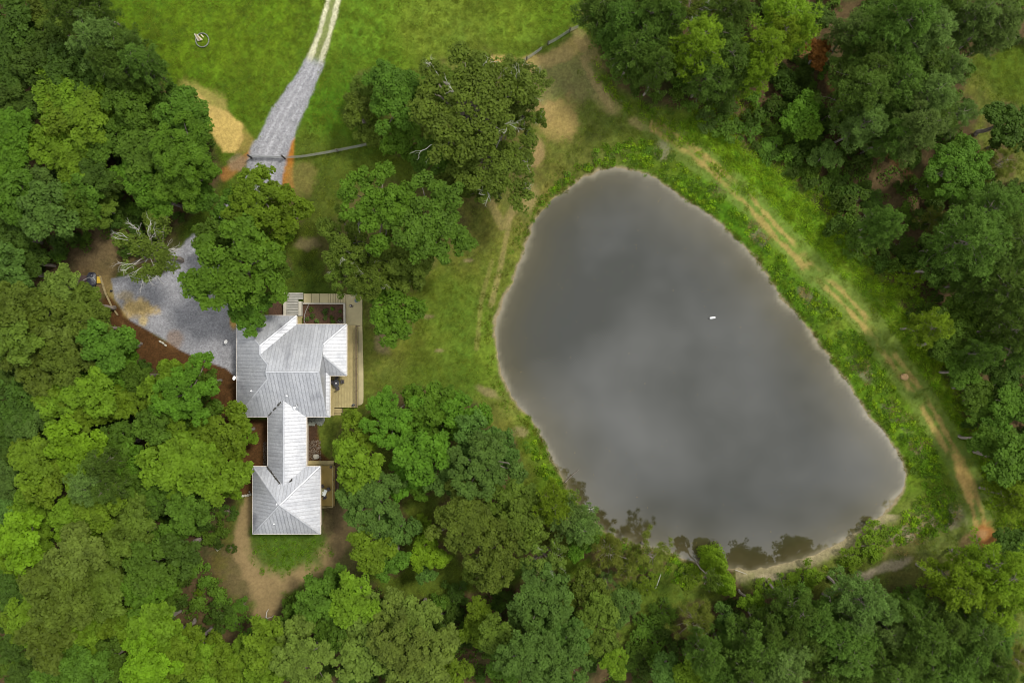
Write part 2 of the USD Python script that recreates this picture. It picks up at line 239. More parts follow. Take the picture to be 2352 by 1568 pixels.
def paint(mask, col, var=.25):
    global COL
    c = np.array(col) * (1 + var * (1.6 * n1b + 1.0 * nf + .4 * nrm))[..., None]
    m = np.clip(mask, 0, 1)[..., None]
    COL = COL * (1 - m) + np.clip(c, .004, 1) * m
def blob(px, py, rx, ry, rot=0, amp=.9, soft=.35):
    c, s = math.cos(rot), math.sin(rot); dx, dy = PX - px, PY - py
    q = np.hypot((dx * c + dy * s) / rx, (-dx * s + dy * c) / ry)
    return smoothstep(1 + soft, 1 - soft, q + amp * jag)
def area(poly, amp=8., soft=5.): return smoothstep(soft, -soft, poly_sd(PX, PY, poly) + amp * jag)
def line(poly, w, amp=.7, soft=.35):
    d, t, s = seg_dist(PX, PY, poly)
    ww = np.interp(t, np.arange(len(poly)), w) if np.ndim(w) else w
    return smoothstep(1 + soft, 1 - soft, d / ww + amp * jag)
DRY, STRAW, CLAY, LITTER = (.23, .175, .075), (.42, .30, .095), (.30, .12, .020), (.068, .048, .022)
MULCH, DIRT, GRAVEL = (.066, .033, .012), (.20, .14, .062), (.205, .205, .215)

# forest floor below the listed trees
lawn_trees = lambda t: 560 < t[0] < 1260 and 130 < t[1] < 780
floor = np.zeros(GX.shape); thin_grass = np.zeros(GX.shape)
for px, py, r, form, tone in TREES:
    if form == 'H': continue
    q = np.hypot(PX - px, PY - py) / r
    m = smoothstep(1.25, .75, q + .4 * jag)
    if lawn_trees((px, py)): thin_grass = np.maximum(thin_grass, m)
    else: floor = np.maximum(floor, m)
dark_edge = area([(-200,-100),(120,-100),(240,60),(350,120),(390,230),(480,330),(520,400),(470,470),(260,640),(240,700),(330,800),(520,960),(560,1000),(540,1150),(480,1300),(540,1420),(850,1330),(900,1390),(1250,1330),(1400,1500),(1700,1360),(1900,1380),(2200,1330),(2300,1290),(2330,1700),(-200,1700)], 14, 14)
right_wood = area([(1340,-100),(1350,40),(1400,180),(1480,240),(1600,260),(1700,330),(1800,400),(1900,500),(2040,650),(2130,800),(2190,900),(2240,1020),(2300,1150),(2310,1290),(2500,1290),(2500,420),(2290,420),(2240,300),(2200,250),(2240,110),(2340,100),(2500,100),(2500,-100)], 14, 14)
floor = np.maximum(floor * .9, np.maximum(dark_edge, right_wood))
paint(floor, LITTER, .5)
paint(thin_grass * .55, (.085, .065, .028), .4)  # thin grass over brown soil below the lawn trees
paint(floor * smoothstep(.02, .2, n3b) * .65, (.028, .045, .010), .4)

# worn, dry and bare ground
for b in [(1290,125,60,20,-.5),(1215,150,40,18,-.4),(1120,152,40,13,-.1),(1150,138,30,10,0)]: paint(.7 * blob(*b), (.30, .215, .075))
paint(.38 * area([(1180,165),(1300,100),(1370,160),(1400,220),(1330,230),(1290,215),(1250,290),(1210,250),(1190,190)], 26, 18), (.19, .155, .075))
paint(.62 * blob(1278,272,48,46,.3), (.29, .20, .075)); paint(.75 * blob(1228,345,20,34,0), (.26,.18,.08)); paint(.6 * blob(1215,455,24,34,0), DRY)
paint(.6 * blob(1375,200,10,70,-.55), DRY); paint(.55 * blob(1350,110,16,50,-.6), DRY); paint(.5 * blob(1470,285,36,12,.5), DRY); paint(.4 * blob(1400,240,40,20,.5), DRY)
paint(.5 * line([(1130,470),(1155,520),(1180,480)], 10), DRY); paint(.45 * line([(1172,500),(1150,610),(1128,700)], 6), DRY); paint(.4 * line([(1130,600),(1105,690),(1095,800)], 5), (.18,.15,.05))
for b in [(1075,598,9,4,0),(982,727,14,5,0),(900,770,34,9,-.1),(880,790,20,24,0),(1010,805,12,5,0),(700,560,26,16,0),(1120,900,26,10,.4),(1195,990,18,12,0)]: paint(.7 * blob(*b), (.17, .135, .065))
paint(.9 * area([(418,215),(452,208),(482,240),(522,255),(556,283),(560,322),(540,352),(512,352),(492,320),(465,275),(435,246)], 12, 3), STRAW, .3)
paint(.6 * area([(560,290),(590,330),(575,352),(545,352)], 8, 8), (.27, .185, .055))
paint(.55 * blob(470,228,60,26,.6), (.33,.25,.08))
paint(.9 * line([(672,318),(664,352),(657,400),(665,432)], [5, 12, 14, 10], .5), CLAY); paint(.8 * line([(575,352),(545,380),(520,400)], [6,12,16]), (.26,.12,.035)); paint(.75 * blob(545,375,22,18,0), (.21,.15,.09))
paint(.55 * blob(690,410,30,40,.2), (.16,.13,.04))
path = [(575,1150),(556,1210),(556,1262),(576,1310),(612,1340),(665,1330),(720,1300),(770,1258),(800,1215),(810,1180)]
FOOT = np.maximum(line(path, [16, 18, 22, 28, 30, 26, 24, 24, 26, 20], .7), line([(610,1335),(612,1380),(600,1430)], [40, 34, 20], .7))
paint(.75 * blob(560,1320,60,70,.3), (.10, .075, .035)); paint(.95 * FOOT, (.175, .125, .058)); paint(.6 * blob(800,1290,50,40,.4), (.11,.08,.04)); paint(.85*blob(760,1190,26,40,0), (.085,.06,.032))
paint(.8 * blob(660,1268,78,46,0), (.050, .088, .012), .5)
MUL = area([(243,695),(285,728),(320,757),(360,785),(385,803),(405,800),(398,775),(393,762),(410,770),(413,802),(445,826),(500,846),(543,868),(560,960),(640,965),(725,960),(740,1040),(770,1065),(715,1065),(610,1070),(600,1120),(575,1138),(500,1138),(470,1040),(520,960),(430,900),(330,830),(255,745)], 3, 3)
paint(MUL, MULCH, .5)
paint(.8 * blob(718,1010,14,50,0), (.045,.028,.018)); paint(.75 * line([(245,640),(262,690),(290,735)], 10, .6), (.24,.175,.065)); paint(.7 * blob(240,610,30,70,.2), (.13,.095,.042)); paint(.6 * blob(180,560,90,60,0), (.075,.055,.028))

# gravel: the driveway with its two wheel tracks, and the yard
DRIVE = [(775,-30),(765,0),(745,80),(722,145),(692,205),(660,262),(636,312),(616,352),(606,400),(575,460),(520,530),(440,620)]
DW = [18, 18, 19, 22, 29, 36, 39, 41, 42, 40, 40, 60]
DRV = line(DRIVE, DW, .28, .10)
dd, dt, ds = seg_dist(PX, PY, DRIVE); off = dd * ds; dw = np.interp(dt, np.arange(len(DW)), DW)
tracks = smoothstep(.34, .16, np.abs(np.abs(off) / dw - .62) + .25 * jag) * smoothstep(3.4, 2.9, dt)
paint(.8 * tracks, (.34, .33, .22), .4)
paint(.45 * DRV * smoothstep(3.3, 2.7, dt), (.20, .19, .10)); paint(.85 * tracks * smoothstep(3.3, 2.7, dt), (.36, .35, .23), .4)
gravelly = DRV * smoothstep(2.6, 3.1, dt + .5 * n3)
paint(gravelly, (.20, .20, .21), .2)
for o in (-.45, .1, .5): paint(.5 * gravelly * smoothstep(.12, .03, np.abs(off / dw - o) + .12 * jag), (.30, .30, .31))
paint(line([(247,692),(285,729),(320,754),(366,788),(412,808),(445,824),(500,844),(548,866)], 11, .5), MULCH, .5)
YARD = area([(256,640),(300,631),(345,635),(400,625),(445,580),(520,640),(560,740),(560,880),(520,847),(480,831),(440,816),(410,801),(370,776),(335,756),(300,736),(280,711),(263,685)], 2.5, 2)
paint(YARD, GRAVEL, .22)
paint(.8 * blob(320,706,44,22,.1), (.42, .30, .10)); paint(.7 * blob(330,735,12,14,0), (.40,.30,.11)); paint(.85 * blob(537,738,9,18,0,.4), (.36,.22,.04)); paint(.5 * blob(290,680,20,12,0), (.3,.23,.10))
paint(.5 * blob(400,780,18,26,.5), (.15,.08,.03))

# the grassy dirt track along the dam
td, tt, ts = seg_dist(PX, PY, TRACK); toff = td * ts
TRK = smoothstep(1.25, .85, td / 31 + .35 * jag) * smoothstep(-.5, .3, tt)
paint(.6 * TRK, (.105, .140, .032), .3)
for o in (-9, 10):
    rut = smoothstep(1.3, .5, np.abs(toff - o + 10 * n8) / 6.6 + 1.9 * jag) * smoothstep(-.10, .16, n3 + .8 * n3b + (.16 if o > 0 else .09))
    paint(.66 * rut, (.28, .19, .065), .45)
paint(.9 * blob(2266,1232,24,34,-.2), (.24, .10, .03)); paint(.6 * blob(2235,1235,34,14,-.4), (.32,.20,.09)); paint(.75 * blob(2245,1290,60,20,.2), (.15,.12,.06)); paint(.7*blob(2215,1100,14,60,-.3), (.42,.27,.09))
for b in [(2080,1230,40,16,-.5),(2170,1190,50,26,-.2),(2040,1300,50,12,-.3),(1985,1325,30,10,-.4),(1760,1325,30,8,0)]: paint(.6 * blob(*b), (.33, .27, .19))
for b in [(1520,345,16,20,0),(1640,440,14,10,0),(1740,540,22,12,.8),(1860,690,30,12,.8),(1980,850,40,14,.8),(2060,960,40,14,.8),(2110,1030,30,12,.8)]: paint(.5 * blob(*b), (.17, .14, .105))
for b in [(1920,215,10,45,-.5),(1850,130,24,34,0),(1830,235,14,8,0),(2060,370,10,60,-.75),(1990,330,8,40,-.75)]: paint(.8 * blob(*b), (.20, .11, .045))

# shore: wet sand, mud
paint(smoothstep(.55, .1, SD + .5 * jag) * smoothstep(-.1, .1, SD + .3), (.19, .155, .09), .3)
paint(smoothstep(.05, -.15, SD), (.20, .165, .10), .3)
low = (PY > 1180) & (PX > 1690) & (SD < 3)
paint(np.where(low, .8 * smoothstep(2.2, .8, SD + 1.2 * jag) * smoothstep(0, .1, SD), 0), (.23, .195, .11), .3)
COL = np.clip(COL, .006, .8)

def ground_mat(name, f_scale, f_amt, rough, bump, dist, cells=0.):
    nodes = {'g': ('geometry', {}), 'a': ('attribute', {'attribute': 'albedo'}), 'n': ('noise_texture', {'scale': f_scale, 'detail': 4., 'roughness': .7}), 'r': ('map_range', {'from_min': .25, 'from_max': .75, 'to_min': 1 - f_amt, 'to_max': 1 + f_amt, 'clamp': False}),
             'h': ('hsv', {}), 'p': ('principled_bsdf', {'roughness': rough, 'specular_ior_level': .05}), 'n2': ('noise_texture', {'scale': f_scale * 1.7, 'detail': 4., 'roughness': .7}), 'b': ('bump', {'strength': bump, 'distance': dist})}
    links = [('g.position', 'n.vector'), ('n.fac', 'r.value'), ('a.color', 'h.color'), ('h.color', 'p.base_color'), ('g.position', 'n2.vector'), ('n2.fac', 'b.height'), ('b.normal', 'p.normal')]
    if cells:
        nodes['v'] = ('voronoi_texture', {'scale': cells}); nodes['vr'] = ('map_range', {'from_min': 0., 'from_max': 1., 'to_min': .78, 'to_max': 1.22}); nodes['sep'] = ('separate_color', {}); nodes['mm'] = ('math', {'math_type': 'multiply'})
        links += [('g.position', 'v.vector'), ('v.color', 'sep.color'), ('sep.r', 'vr.value'), ('vr.result', 'mm.value1'), ('r.result', 'mm.value2'), ('mm.value', 'h.value')]
    else: links += [('r.result', 'h.value')]
    usdkit.material(stage, L + name, nodes, links, surface='p.BSDF')
ground_mat('grass_ground', 2.2, .30, .95, .9, .14)
ground_mat('gravel_ground', 2.5, .10, .9, .4, .04, 5.0)
ground_mat('dirt_ground', 2.0, .18, .95, .6, .06)
ground_mat('mulch_ground', 3.5, .45, .95, .9, .10)

# one continuous sheet, cut along the borders of driveway, yard, track, beds and pond bed
ny, nx = GX.shape
idx = np.arange(ny * nx).reshape(ny, nx)
quads = np.stack([idx[:-1, :-1], idx[:-1, 1:], idx[1:, 1:], idx[1:, :-1]], -1).reshape(-1, 4)
def at_faces(m): return ((m[:-1, :-1] + m[1:, 1:] + m[:-1, 1:] + m[1:, :-1]) / 4).ravel()
lab = np.zeros(len(quads), int)
for i, m in enumerate([MUL, FOOT, TRK, YARD, np.maximum(gravelly, tracks), smoothstep(.2, -.2, SD)], 1): lab[at_faces(m) > .5] = i
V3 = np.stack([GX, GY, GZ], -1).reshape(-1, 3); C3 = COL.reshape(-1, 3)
def sheet(path, q, mat, verts, cols, attr='albedo'):
    used, inv = np.unique(q.ravel(), return_inverse=True)
    m = UsdGeom.Mesh.Define(stage, path); v = verts[used]
    m.CreatePointsAttr(Vt.Vec3fArray.FromNumpy(v.astype(np.float32)))
    m.CreateFaceVertexCountsAttr(Vt.IntArray.FromNumpy(np.full(len(q), q.shape[1], np.int32)))
    m.CreateFaceVertexIndicesAttr(Vt.IntArray.FromNumpy(inv.astype(np.int32)))
    m.CreateSubdivisionSchemeAttr('none')
    UsdGeom.PrimvarsAPI(m).CreatePrimvar(attr, Sdf.ValueTypeNames.Color3fArray, 'vertex').Set(Vt.Vec3fArray.FromNumpy(cols[used].astype(np.float32)))
    UsdShade.MaterialBindingAPI.Apply(m.GetPrim()).Bind(UsdShade.Material.Get(stage, L + mat))
    tag(m, kind='structure'); return m
names_mats = [('ground', 'grass_ground'), ('mulch_bed', 'mulch_ground'), ('footpath', 'dirt_ground'), ('dirt_track', 'dirt_ground'), ('gravel_yard', 'gravel_ground'), ('driveway', 'gravel_ground'), ('pond_bed', 'dirt_ground')]
for i, (n, mname) in enumerate(names_mats):
    q = quads[lab == i]
    if n == 'ground':      # the same sheet goes on to the horizon
        ex = [-1500, -700, -300, -150, -90, 90, 150, 300, 700, 1500]; ey = [-1500, -700, -300, -130, -63, 63, 130, 300, 700, 1500]
        xv, yv, cv, qv = [V3], [], [C3], [q]; base = len(V3)
        for a in range(len(ex) - 1):
            for b in range(len(ey) - 1):
                if ex[a] == -90 and ey[b] == -63: continue
                xs = np.linspace(ex[a], ex[a + 1], 9); ys = np.linspace(ey[b], ey[b + 1], 9)
                A, B = np.meshgrid(xs, ys); zz = np.where(np.maximum(np.abs(A) - 90, np.abs(B) - 63) < 60, 0, 0.) - .0
                ca, cb = np.clip(A, -90, 90), np.clip(B, -63, 63)
                ii = np.rint((cb + 63) / STEP).astype(int); jj = np.rint((ca + 90) / STEP).astype(int)
                zz = GZ[ii, jj]; xv.append(np.stack([A, B, zz], -1).reshape(-1, 3))
                cv.append(np.tile(np.array([[.055, .07, .022]]), (81, 1)))
                t = np.arange(81).reshape(9, 9); qv.append(base + np.stack([t[:-1, :-1], t[:-1, 1:], t[1:, 1:], t[1:, :-1]], -1).reshape(-1, 4)); base += 81
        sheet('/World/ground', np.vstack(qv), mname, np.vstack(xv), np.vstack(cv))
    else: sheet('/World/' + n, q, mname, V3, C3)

# pond water: murky brown body, still surface that mirrors the sky and the trees on the bank
wx, wy = GX[::2, ::2], GY[::2, ::2]; wsd = SD[::2, ::2]; my, mx = wx.shape
wi = np.arange(my * mx).reshape(my, mx); wq = np.stack([wi[:-1, :-1], wi[:-1, 1:], wi[1:, 1:], wi[1:, :-1]], -1).reshape(-1, 4)
near = (wsd[:-1, :-1] < .9).ravel(); wq = wq[near]
depth = np.clip(-wsd + 1.2 * n3[::2, ::2] + .5 * n1[::2, ::2], 0, 30)
ramp_d, ramp_c = [0, .25, .9, 2.5, 5.0, 10], np.array([(.16,.14,.09),(.088,.079,.044),(.050,.043,.019),(.036,.032,.013),(.028,.027,.016),(.024,.025,.019)])
wc = np.stack([np.interp(depth, ramp_d, ramp_c[:, k]) for k in range(3)], -1)
usdkit.material(stage, L + 'pond_water', {'a': ('attribute', {'attribute': 'body'}), 'g': ('geometry', {}), 'n': ('noise_texture', {'scale': 3.5, 'detail': 3.}), 'b': ('bump', {'strength': .02, 'distance': .02}),
    'd': ('diffuse_bsdf', {}), 'gl': ('glossy_bsdf', {'roughness': .015, 'color': (1, 1, 1)}), 'f': ('fresnel', {'IOR': 1.76}), 'x': ('mix_closure', {})},
    [('a.color', 'd.color'), ('g.position', 'n.vector'), ('n.fac', 'b.height'), ('b.normal', 'gl.normal'), ('f.fac', 'x.fac'), ('d.BSDF', 'x.closure1'), ('gl.BSDF', 'x.closure2')], surface='x.closure')
sheet('/World/pond_water', wq, 'pond_water', np.stack([wx, wy, np.full_like(wx, WATER_Z)], -1).reshape(-1, 3), wc.reshape(-1, 3), 'body')
# ------------------------------------------------------------------ tree models
def leaves(C, Nrm, size, r, aspect=.62, fold=.22):
    """one bent rhombus per leaf spray"""
    n = len(C); Nrm = Nrm / (np.linalg.norm(Nrm, axis=1, keepdims=True) + 1e-9)
    t = r.normal(size=(n, 3)); t -= (t * Nrm).sum(1, keepdims=True) * Nrm; t /= np.linalg.norm(t, axis=1, keepdims=True) + 1e-9
    b = np.cross(Nrm, t); s = (size * r.uniform(.7, 1.3, n))[:, None]
    v = np.stack([C - t * s * .5, C + b * s * .5 * aspect - Nrm * s * fold * .3, C + t * s * .5 - Nrm * s * fold, C - b * s * .5 * aspect - Nrm * s * fold * .3], 1).reshape(-1, 3)
    k = np.arange(n)[:, None] * 4
    return v, np.vstack([k + [[0, 1, 2]], k + [[0, 2, 3]]])
def limb(mb, a, b, r0, r1, r, n=4, sag=.12):
    a, b = np.asarray(a, float), np.asarray(b, float); t = np.linspace(0, 1, n)[:, None]; d = np.linalg.norm(b - a)
    pts = a + (b - a) * t + np.sin(t * np.pi) * r.normal(size=3) * d * sag * .5 + r.normal(size=(n, 3)) * d * .03 * np.sin(t * np.pi)
    mb.tube(pts, np.linspace(r0, r1, n), 5)
def twigs(mb, a, d, length, rad, depth, r, spread=.75):
    """a bare branch that forks"""
    d = d / np.linalg.norm(d); b = a + d * length + r.normal(size=3) * length * .10
    m = (a + b) / 2 + r.normal(size=3) * length * .08
    mb.tube([a, m, b], [rad, rad * .85, rad * .65], 4)
    if depth:
        for k in range(r.integers(2, 4)): twigs(mb, b if k else m, d + r.normal(size=3) * spread * .6, length * r.uniform(.5, .8), rad * .6, depth - 1, r, spread)
def broadleaf(R, ht, seed, dens=1., bare=0, leaf=.36, drop=.0):
    r = np.random.default_rng(seed); nb = int(R * R * .72) + 3
    i = np.arange(nb); rho = R * .84 * np.sqrt((i + .4) / nb); th = i * 2.39996 + r.uniform(-.35, .35, nb)
    ph = r.uniform(0, 6.28, 3); out = 1 + .13 * np.sin(2 * th + ph[0]) + .11 * np.sin(3 * th + ph[1]) + .08 * np.sin(5 * th + ph[2])
    rho *= out; hz = R * .62 + 1.2; zc = ht - hz
    z = zc + hz * np.sqrt(np.maximum(1 - (rho / (R * 1.12)) ** 2, .04)) * r.uniform(.62, 1.08, nb) - .9
    B = np.stack([rho * np.cos(th), rho * np.sin(th), z], 1); rb = r.uniform(.95, 1.65, nb) * min(1, .55 + R / 11)
    on = r.random(nb) > drop; LC, LN = [], []
    for j in np.nonzero(on)[0]:
        nl = int(r.integers(9, 13)); u = r.normal(size=(nl, 3)); u[:, 2] = np.abs(u[:, 2]) * .9 - .15; u /= np.linalg.norm(u, axis=1, keepdims=True)
        lc = B[j] + u * rb[j] * np.array([.82, .82, .6]) * r.uniform(.6, 1.05, (nl, 1)); rl = rb[j] * r.uniform(.30, .52, nl)
        for c, q in zip(lc, rl):
            n = int(85 * dens * (q / .6) ** 1.6) + 8; w = r.normal(size=(n, 3)); w[:, 2] = w[:, 2] * .8 + .35; w /= np.linalg.norm(w, axis=1, keepdims=True)
            LC.append(c + w * q * r.uniform(.55, 1.1, (n, 1))); LN.append(w * .85 + np.array([0, 0, .45]) + r.normal(size=(n, 3)) * .40)
    crown = leaves(np.vstack(LC), np.vstack(LN), leaf, r)
    mb = MB(); fork = np.array([0, 0, zc - .15 * R]); tr = .05 * R + .09
    limb(mb, [0, 0, -.4], fork, tr * 1.25, tr * .8, r, 5, .04)
    for j in range(nb):
        limb(mb, fork + [0, 0, r.uniform(-.5, .6)], B[j] - [0, 0, .2], tr * .42, .035, r)
    bb = MB()
    for _ in range(bare):
        j = r.integers(nb); a = B[j] * [.75, .75, 1]; d = np.array([B[j][0], B[j][1], 0]) / R + [0, 0, .35] + r.normal(size=3) * .5
        twigs(bb, a, d, r.uniform(1.0, 1.8), .030, 3, r)
    return crown, mb.mesh(), bb.mesh() if bare else None
def needles(C, D, r, n, ln, wd):
    """tufts of needles at C pointing along D"""
    k = len(C); c = np.repeat(C, n, 0); d = np.repeat(D, n, 0) + r.normal(size=(k * n, 3)) * .62; d /= np.linalg.norm(d, axis=1, keepdims=True)
    s = np.cross(d, r.normal(size=(k * n, 3))); s /= np.linalg.norm(s, axis=1, keepdims=True); l = ln * r.uniform(.7, 1.25, (k * n, 1))
    v = np.stack([c - s * wd, c + s * wd, c + d * l + s * wd * .25], 1).reshape(-1, 3)
    return v, np.arange(len(v)).reshape(-1, 3)
def pine(R, ht, seed, soft=False):
    """whorls of limbs that end in round puffs of needles"""
    r = np.random.default_rng(seed); C, D = [], []; mb = MB(); tr = .16 + ht * .006
    limb(mb, [0, 0, -.4], [0, 0, ht - .3], tr, .05, r, 6, .01)
    z = ht - .3; k = 0
    while z > ht * .45:
        f = (ht - z) / (ht * .55); reach = R * min(1, .20 + 1.3 * f ** .8) * (1 if f < .75 else 1.2 - f * .27)
        for q in range(r.integers(3, 6)):
            a = k * 2.4 + q * 1.45 + r.uniform(-.35, .35); ln = reach * r.uniform(.55, 1.08); up = .45 - .38 * f
            d = np.array([math.cos(a), math.sin(a), up]); limb(mb, [0, 0, z], np.array([0, 0, z]) + d * ln, .05, .018, r, 4, .05)
            for t in ((1.0, .62) if ln > 1.2 else (1.0,)):
                s = r.uniform(.42, .68) * (1.15 if not soft else .9); p0 = np.array([0, 0, z]) + d * ln * t + [0, 0, .15] + r.normal(size=3) * .22
                for _ in range(3 if not soft else 2):
                    m = 30 if not soft else 34; w = r.normal(size=(m, 3)); w[:, 2] = w[:, 2] * .8 + .3; w /= np.linalg.norm(w, axis=1, keepdims=True)
                    C.append(p0 + r.normal(size=3) * .30 * [1, 1, .5] + w * s * .45); D.append(w * (1.5 if not soft else .8) + (0 if not soft else d * .6))
        z -= r.uniform(.55, .85); k += 1
    return needles(np.vstack(C), np.vstack(D), r, 3, .36 if not soft else .55, .050 if not soft else .028), mb.mesh()
def conifer(R, ht, seed):
    r = np.random.default_rng(seed); n = 5200; z = ht * (1 - r.random(n) ** .6 * .93); rr = R * (1 - z / ht) ** .7 * r.uniform(.55, 1.05, n); a = r.uniform(0, 6.28, n)
    rr *= 1 + .2 * np.sin(a * 4 + z * 2)
    C = np.stack([rr * np.cos(a), rr * np.sin(a), z], 1); Nn = np.stack([np.cos(a), np.sin(a), np.full(n, .8)], 1) + r.normal(size=(n, 3)) * .4
    mb = MB(); limb(mb, [0, 0, -.3], [0, 0, ht * .95], .16, .03, r, 5, .01)
    return leaves(C, Nn, .26, r), mb.mesh()
def shrub(R, ht, seed, leaf=.26):
    r = np.random.default_rng(seed); LC, LN = [], []; mb = MB()
    for j in range(int(9 + R * 4)):
        q = R * math.sqrt(r.random()) * .85; a = r.uniform(0, 6.28); zc = ht * (1 - .55 * (q / R) ** 2) * r.uniform(.55, .95); c = np.array([q * math.cos(a), q * math.sin(a), zc]); rl = r.uniform(.35, .62) * (.6 + R * .2)
        limb(mb, [0, 0, -.2], c, .035, .012, r, 3)
        n = int(75 * rl / .5); w = r.normal(size=(n, 3)); w[:, 2] = w[:, 2] * .7 + .3; w /= np.linalg.norm(w, axis=1, keepdims=True)
        LC.append(c + w * rl * r.uniform(.5, 1.1, (n, 1))); LN.append(w * .5 + [0, 0, .7] + r.normal(size=(n, 3)) * .45)
    return leaves(np.vstack(LC), np.vstack(LN), leaf, r), mb.mesh()
def bare_tree(R, ht, seed):
    """a half dead tree: a pale bare top above a few thin leaves"""
    crown, trunk, _ = broadleaf(R, ht, seed, dens=.55, leaf=.30, drop=.30)
    r = np.random.default_rng(seed); bb = MB()
    for k in range(7):
        a = k * .9 + r.uniform(-.3, .3); twigs(bb, np.array([.14 * R * math.cos(a), .14 * R * math.sin(a), ht * .80]), np.array([math.cos(a), math.sin(a), .42]), R * .36, .046, 4, r, .8)
    return crown, trunk, bb.mesh()
stage.CreateClassPrim('/World/tree_models')
MODELS = {}
def model(key, crown, trunk, bare=None, R=1., ht=1., barkmat='bark'):
    root = f'/World/tree_models/{key}'
    UsdGeom.Xform.Define(stage, root)
    usdkit.mesh(stage, root + '/crown', crown)                     # takes the leaf colour of each tree
    usdkit.mesh(stage, root + '/trunk', trunk, L + barkmat)
    if bare is not None: tag(usdkit.mesh(stage, root + '/bare_branches', bare, L + 'deadwood'), kind='stuff')
    MODELS.setdefault(key.rsplit('_', 1)[0], []).append((root, R, ht))
for i in range(3): model(f'big_{i}', *broadleaf(7.2, 15.0 + i, 100 + i, bare=2), R=7.2, ht=15. + i)
for i in range(5): model(f'mid_{i}', *broadleaf(4.7, 13.0 + .5 * i, 120 + i, bare=0), R=4.7, ht=13. + .5 * i)
for i in range(3): model(f'small_{i}', *broadleaf(2.9, 8.0 + i, 140 + i), R=2.9, ht=8. + i)
for i in range(2): model(f'sparse_{i}', *broadleaf(6.2, 13.5, 150 + i, dens=.62, bare=7, leaf=.34, drop=.12), R=6.2, ht=13.5)
model('dead_0', *bare_tree(4.8, 12., 161), R=4.8, ht=12.)
for i in range(5): model(f'pine_{i}', *pine(3.6, 15. + i, 170 + i), R=3.6, ht=15. + i)
for i in range(2): model(f'soft_{i}', *pine(3.6, 9.5, 180 + i, True), R=3.6, ht=9.5)
for i in range(2): model(f'narrow_{i}', *conifer(1.9, 9., 190 + i), R=1.9, ht=9.)
for i in range(4): model(f'bush_{i}', *shrub(1.9, 2.4, 200 + i), R=1.9, ht=2.4)

LAND = [('the farm gate', 615, 358), ('the house', 660, 840), ('the garage', 658, 1150), ('the gravel yard', 400, 720), ('the stone ring', 463, 92), ("the pond's top", 1425, 388), ("the pond's right end", 2078, 1095), ("the pond's bottom", 1720, 1308), ("the pond's left shore", 1138, 780), ('the clay patch', 2265, 1235), ('the round stump', 2077, 865), ('the top left corner', 0, 0), ('the bottom left corner', 0, 1568), ('the top right corner', 2352, 0), ('the bottom right corner', 2352, 1568), ('the left edge', 0, 784), ('the right edge', 2352, 600), ('the flower bed', 740, 715), ('the straw patch', 500, 270), ('the rust-brown tree', 1880, 125), ('the dirt path', 590, 1320), ('the boulder', 495, 931)]
def where(px, py):
    n, lx, ly = min(LAND, key=lambda l: math.hypot(px - l[1], py - l[2])); a = math.degrees(math.atan2(ly - py, px - lx)) % 360; d = math.hypot(px - lx, py - ly) * S
    return f"{'close ' if d < 9 else '' if d < 17 else 'well '}{('right of', 'upper right of', 'above', 'upper left of', 'left of', 'lower left of', 'below', 'lower right of')[int((a + 22.5) // 45) % 8]} {n}"
LABELS = {}
def make_labels():
    by = {}
    for px, py, rpx, form, tone in TREES: by.setdefault(f"{'large ' if rpx > 46 else 'small ' if rpx < 26 else ''}{TONES[tone][1]} {FORM[form][1]} {where(px, py)}", []).append((px, py))
    for base, spots in by.items():
        spots.sort(); n = len(spots)
        for i, s in enumerate(spots):
            o = '' if n == 1 else 'leftmost ' if i == 0 else 'rightmost ' if i == n - 1 else 'middle ' if n == 3 else ('second', 'third', 'fourth', 'fifth', 'sixth', 'seventh')[i - 1] + '-from-left '
            LABELS[s] = o + base
FORM = {'B': ('broadleaf_tree', 'broadleaf tree', 'tree'), 'S': ('broadleaf_tree', 'twiggy broadleaf tree', 'tree'), 'D': ('half_dead_tree', 'half-dead white-topped tree', 'tree'), 'P': ('pine_tree', 'pine tree', 'pine tree'),
        'W': ('feathery_tree', 'feathery tree', 'tree'), 'C': ('conifer_tree', 'narrow conifer', 'conifer'), 'H': ('shrub', 'shrub', 'shrub')}
make_labels()
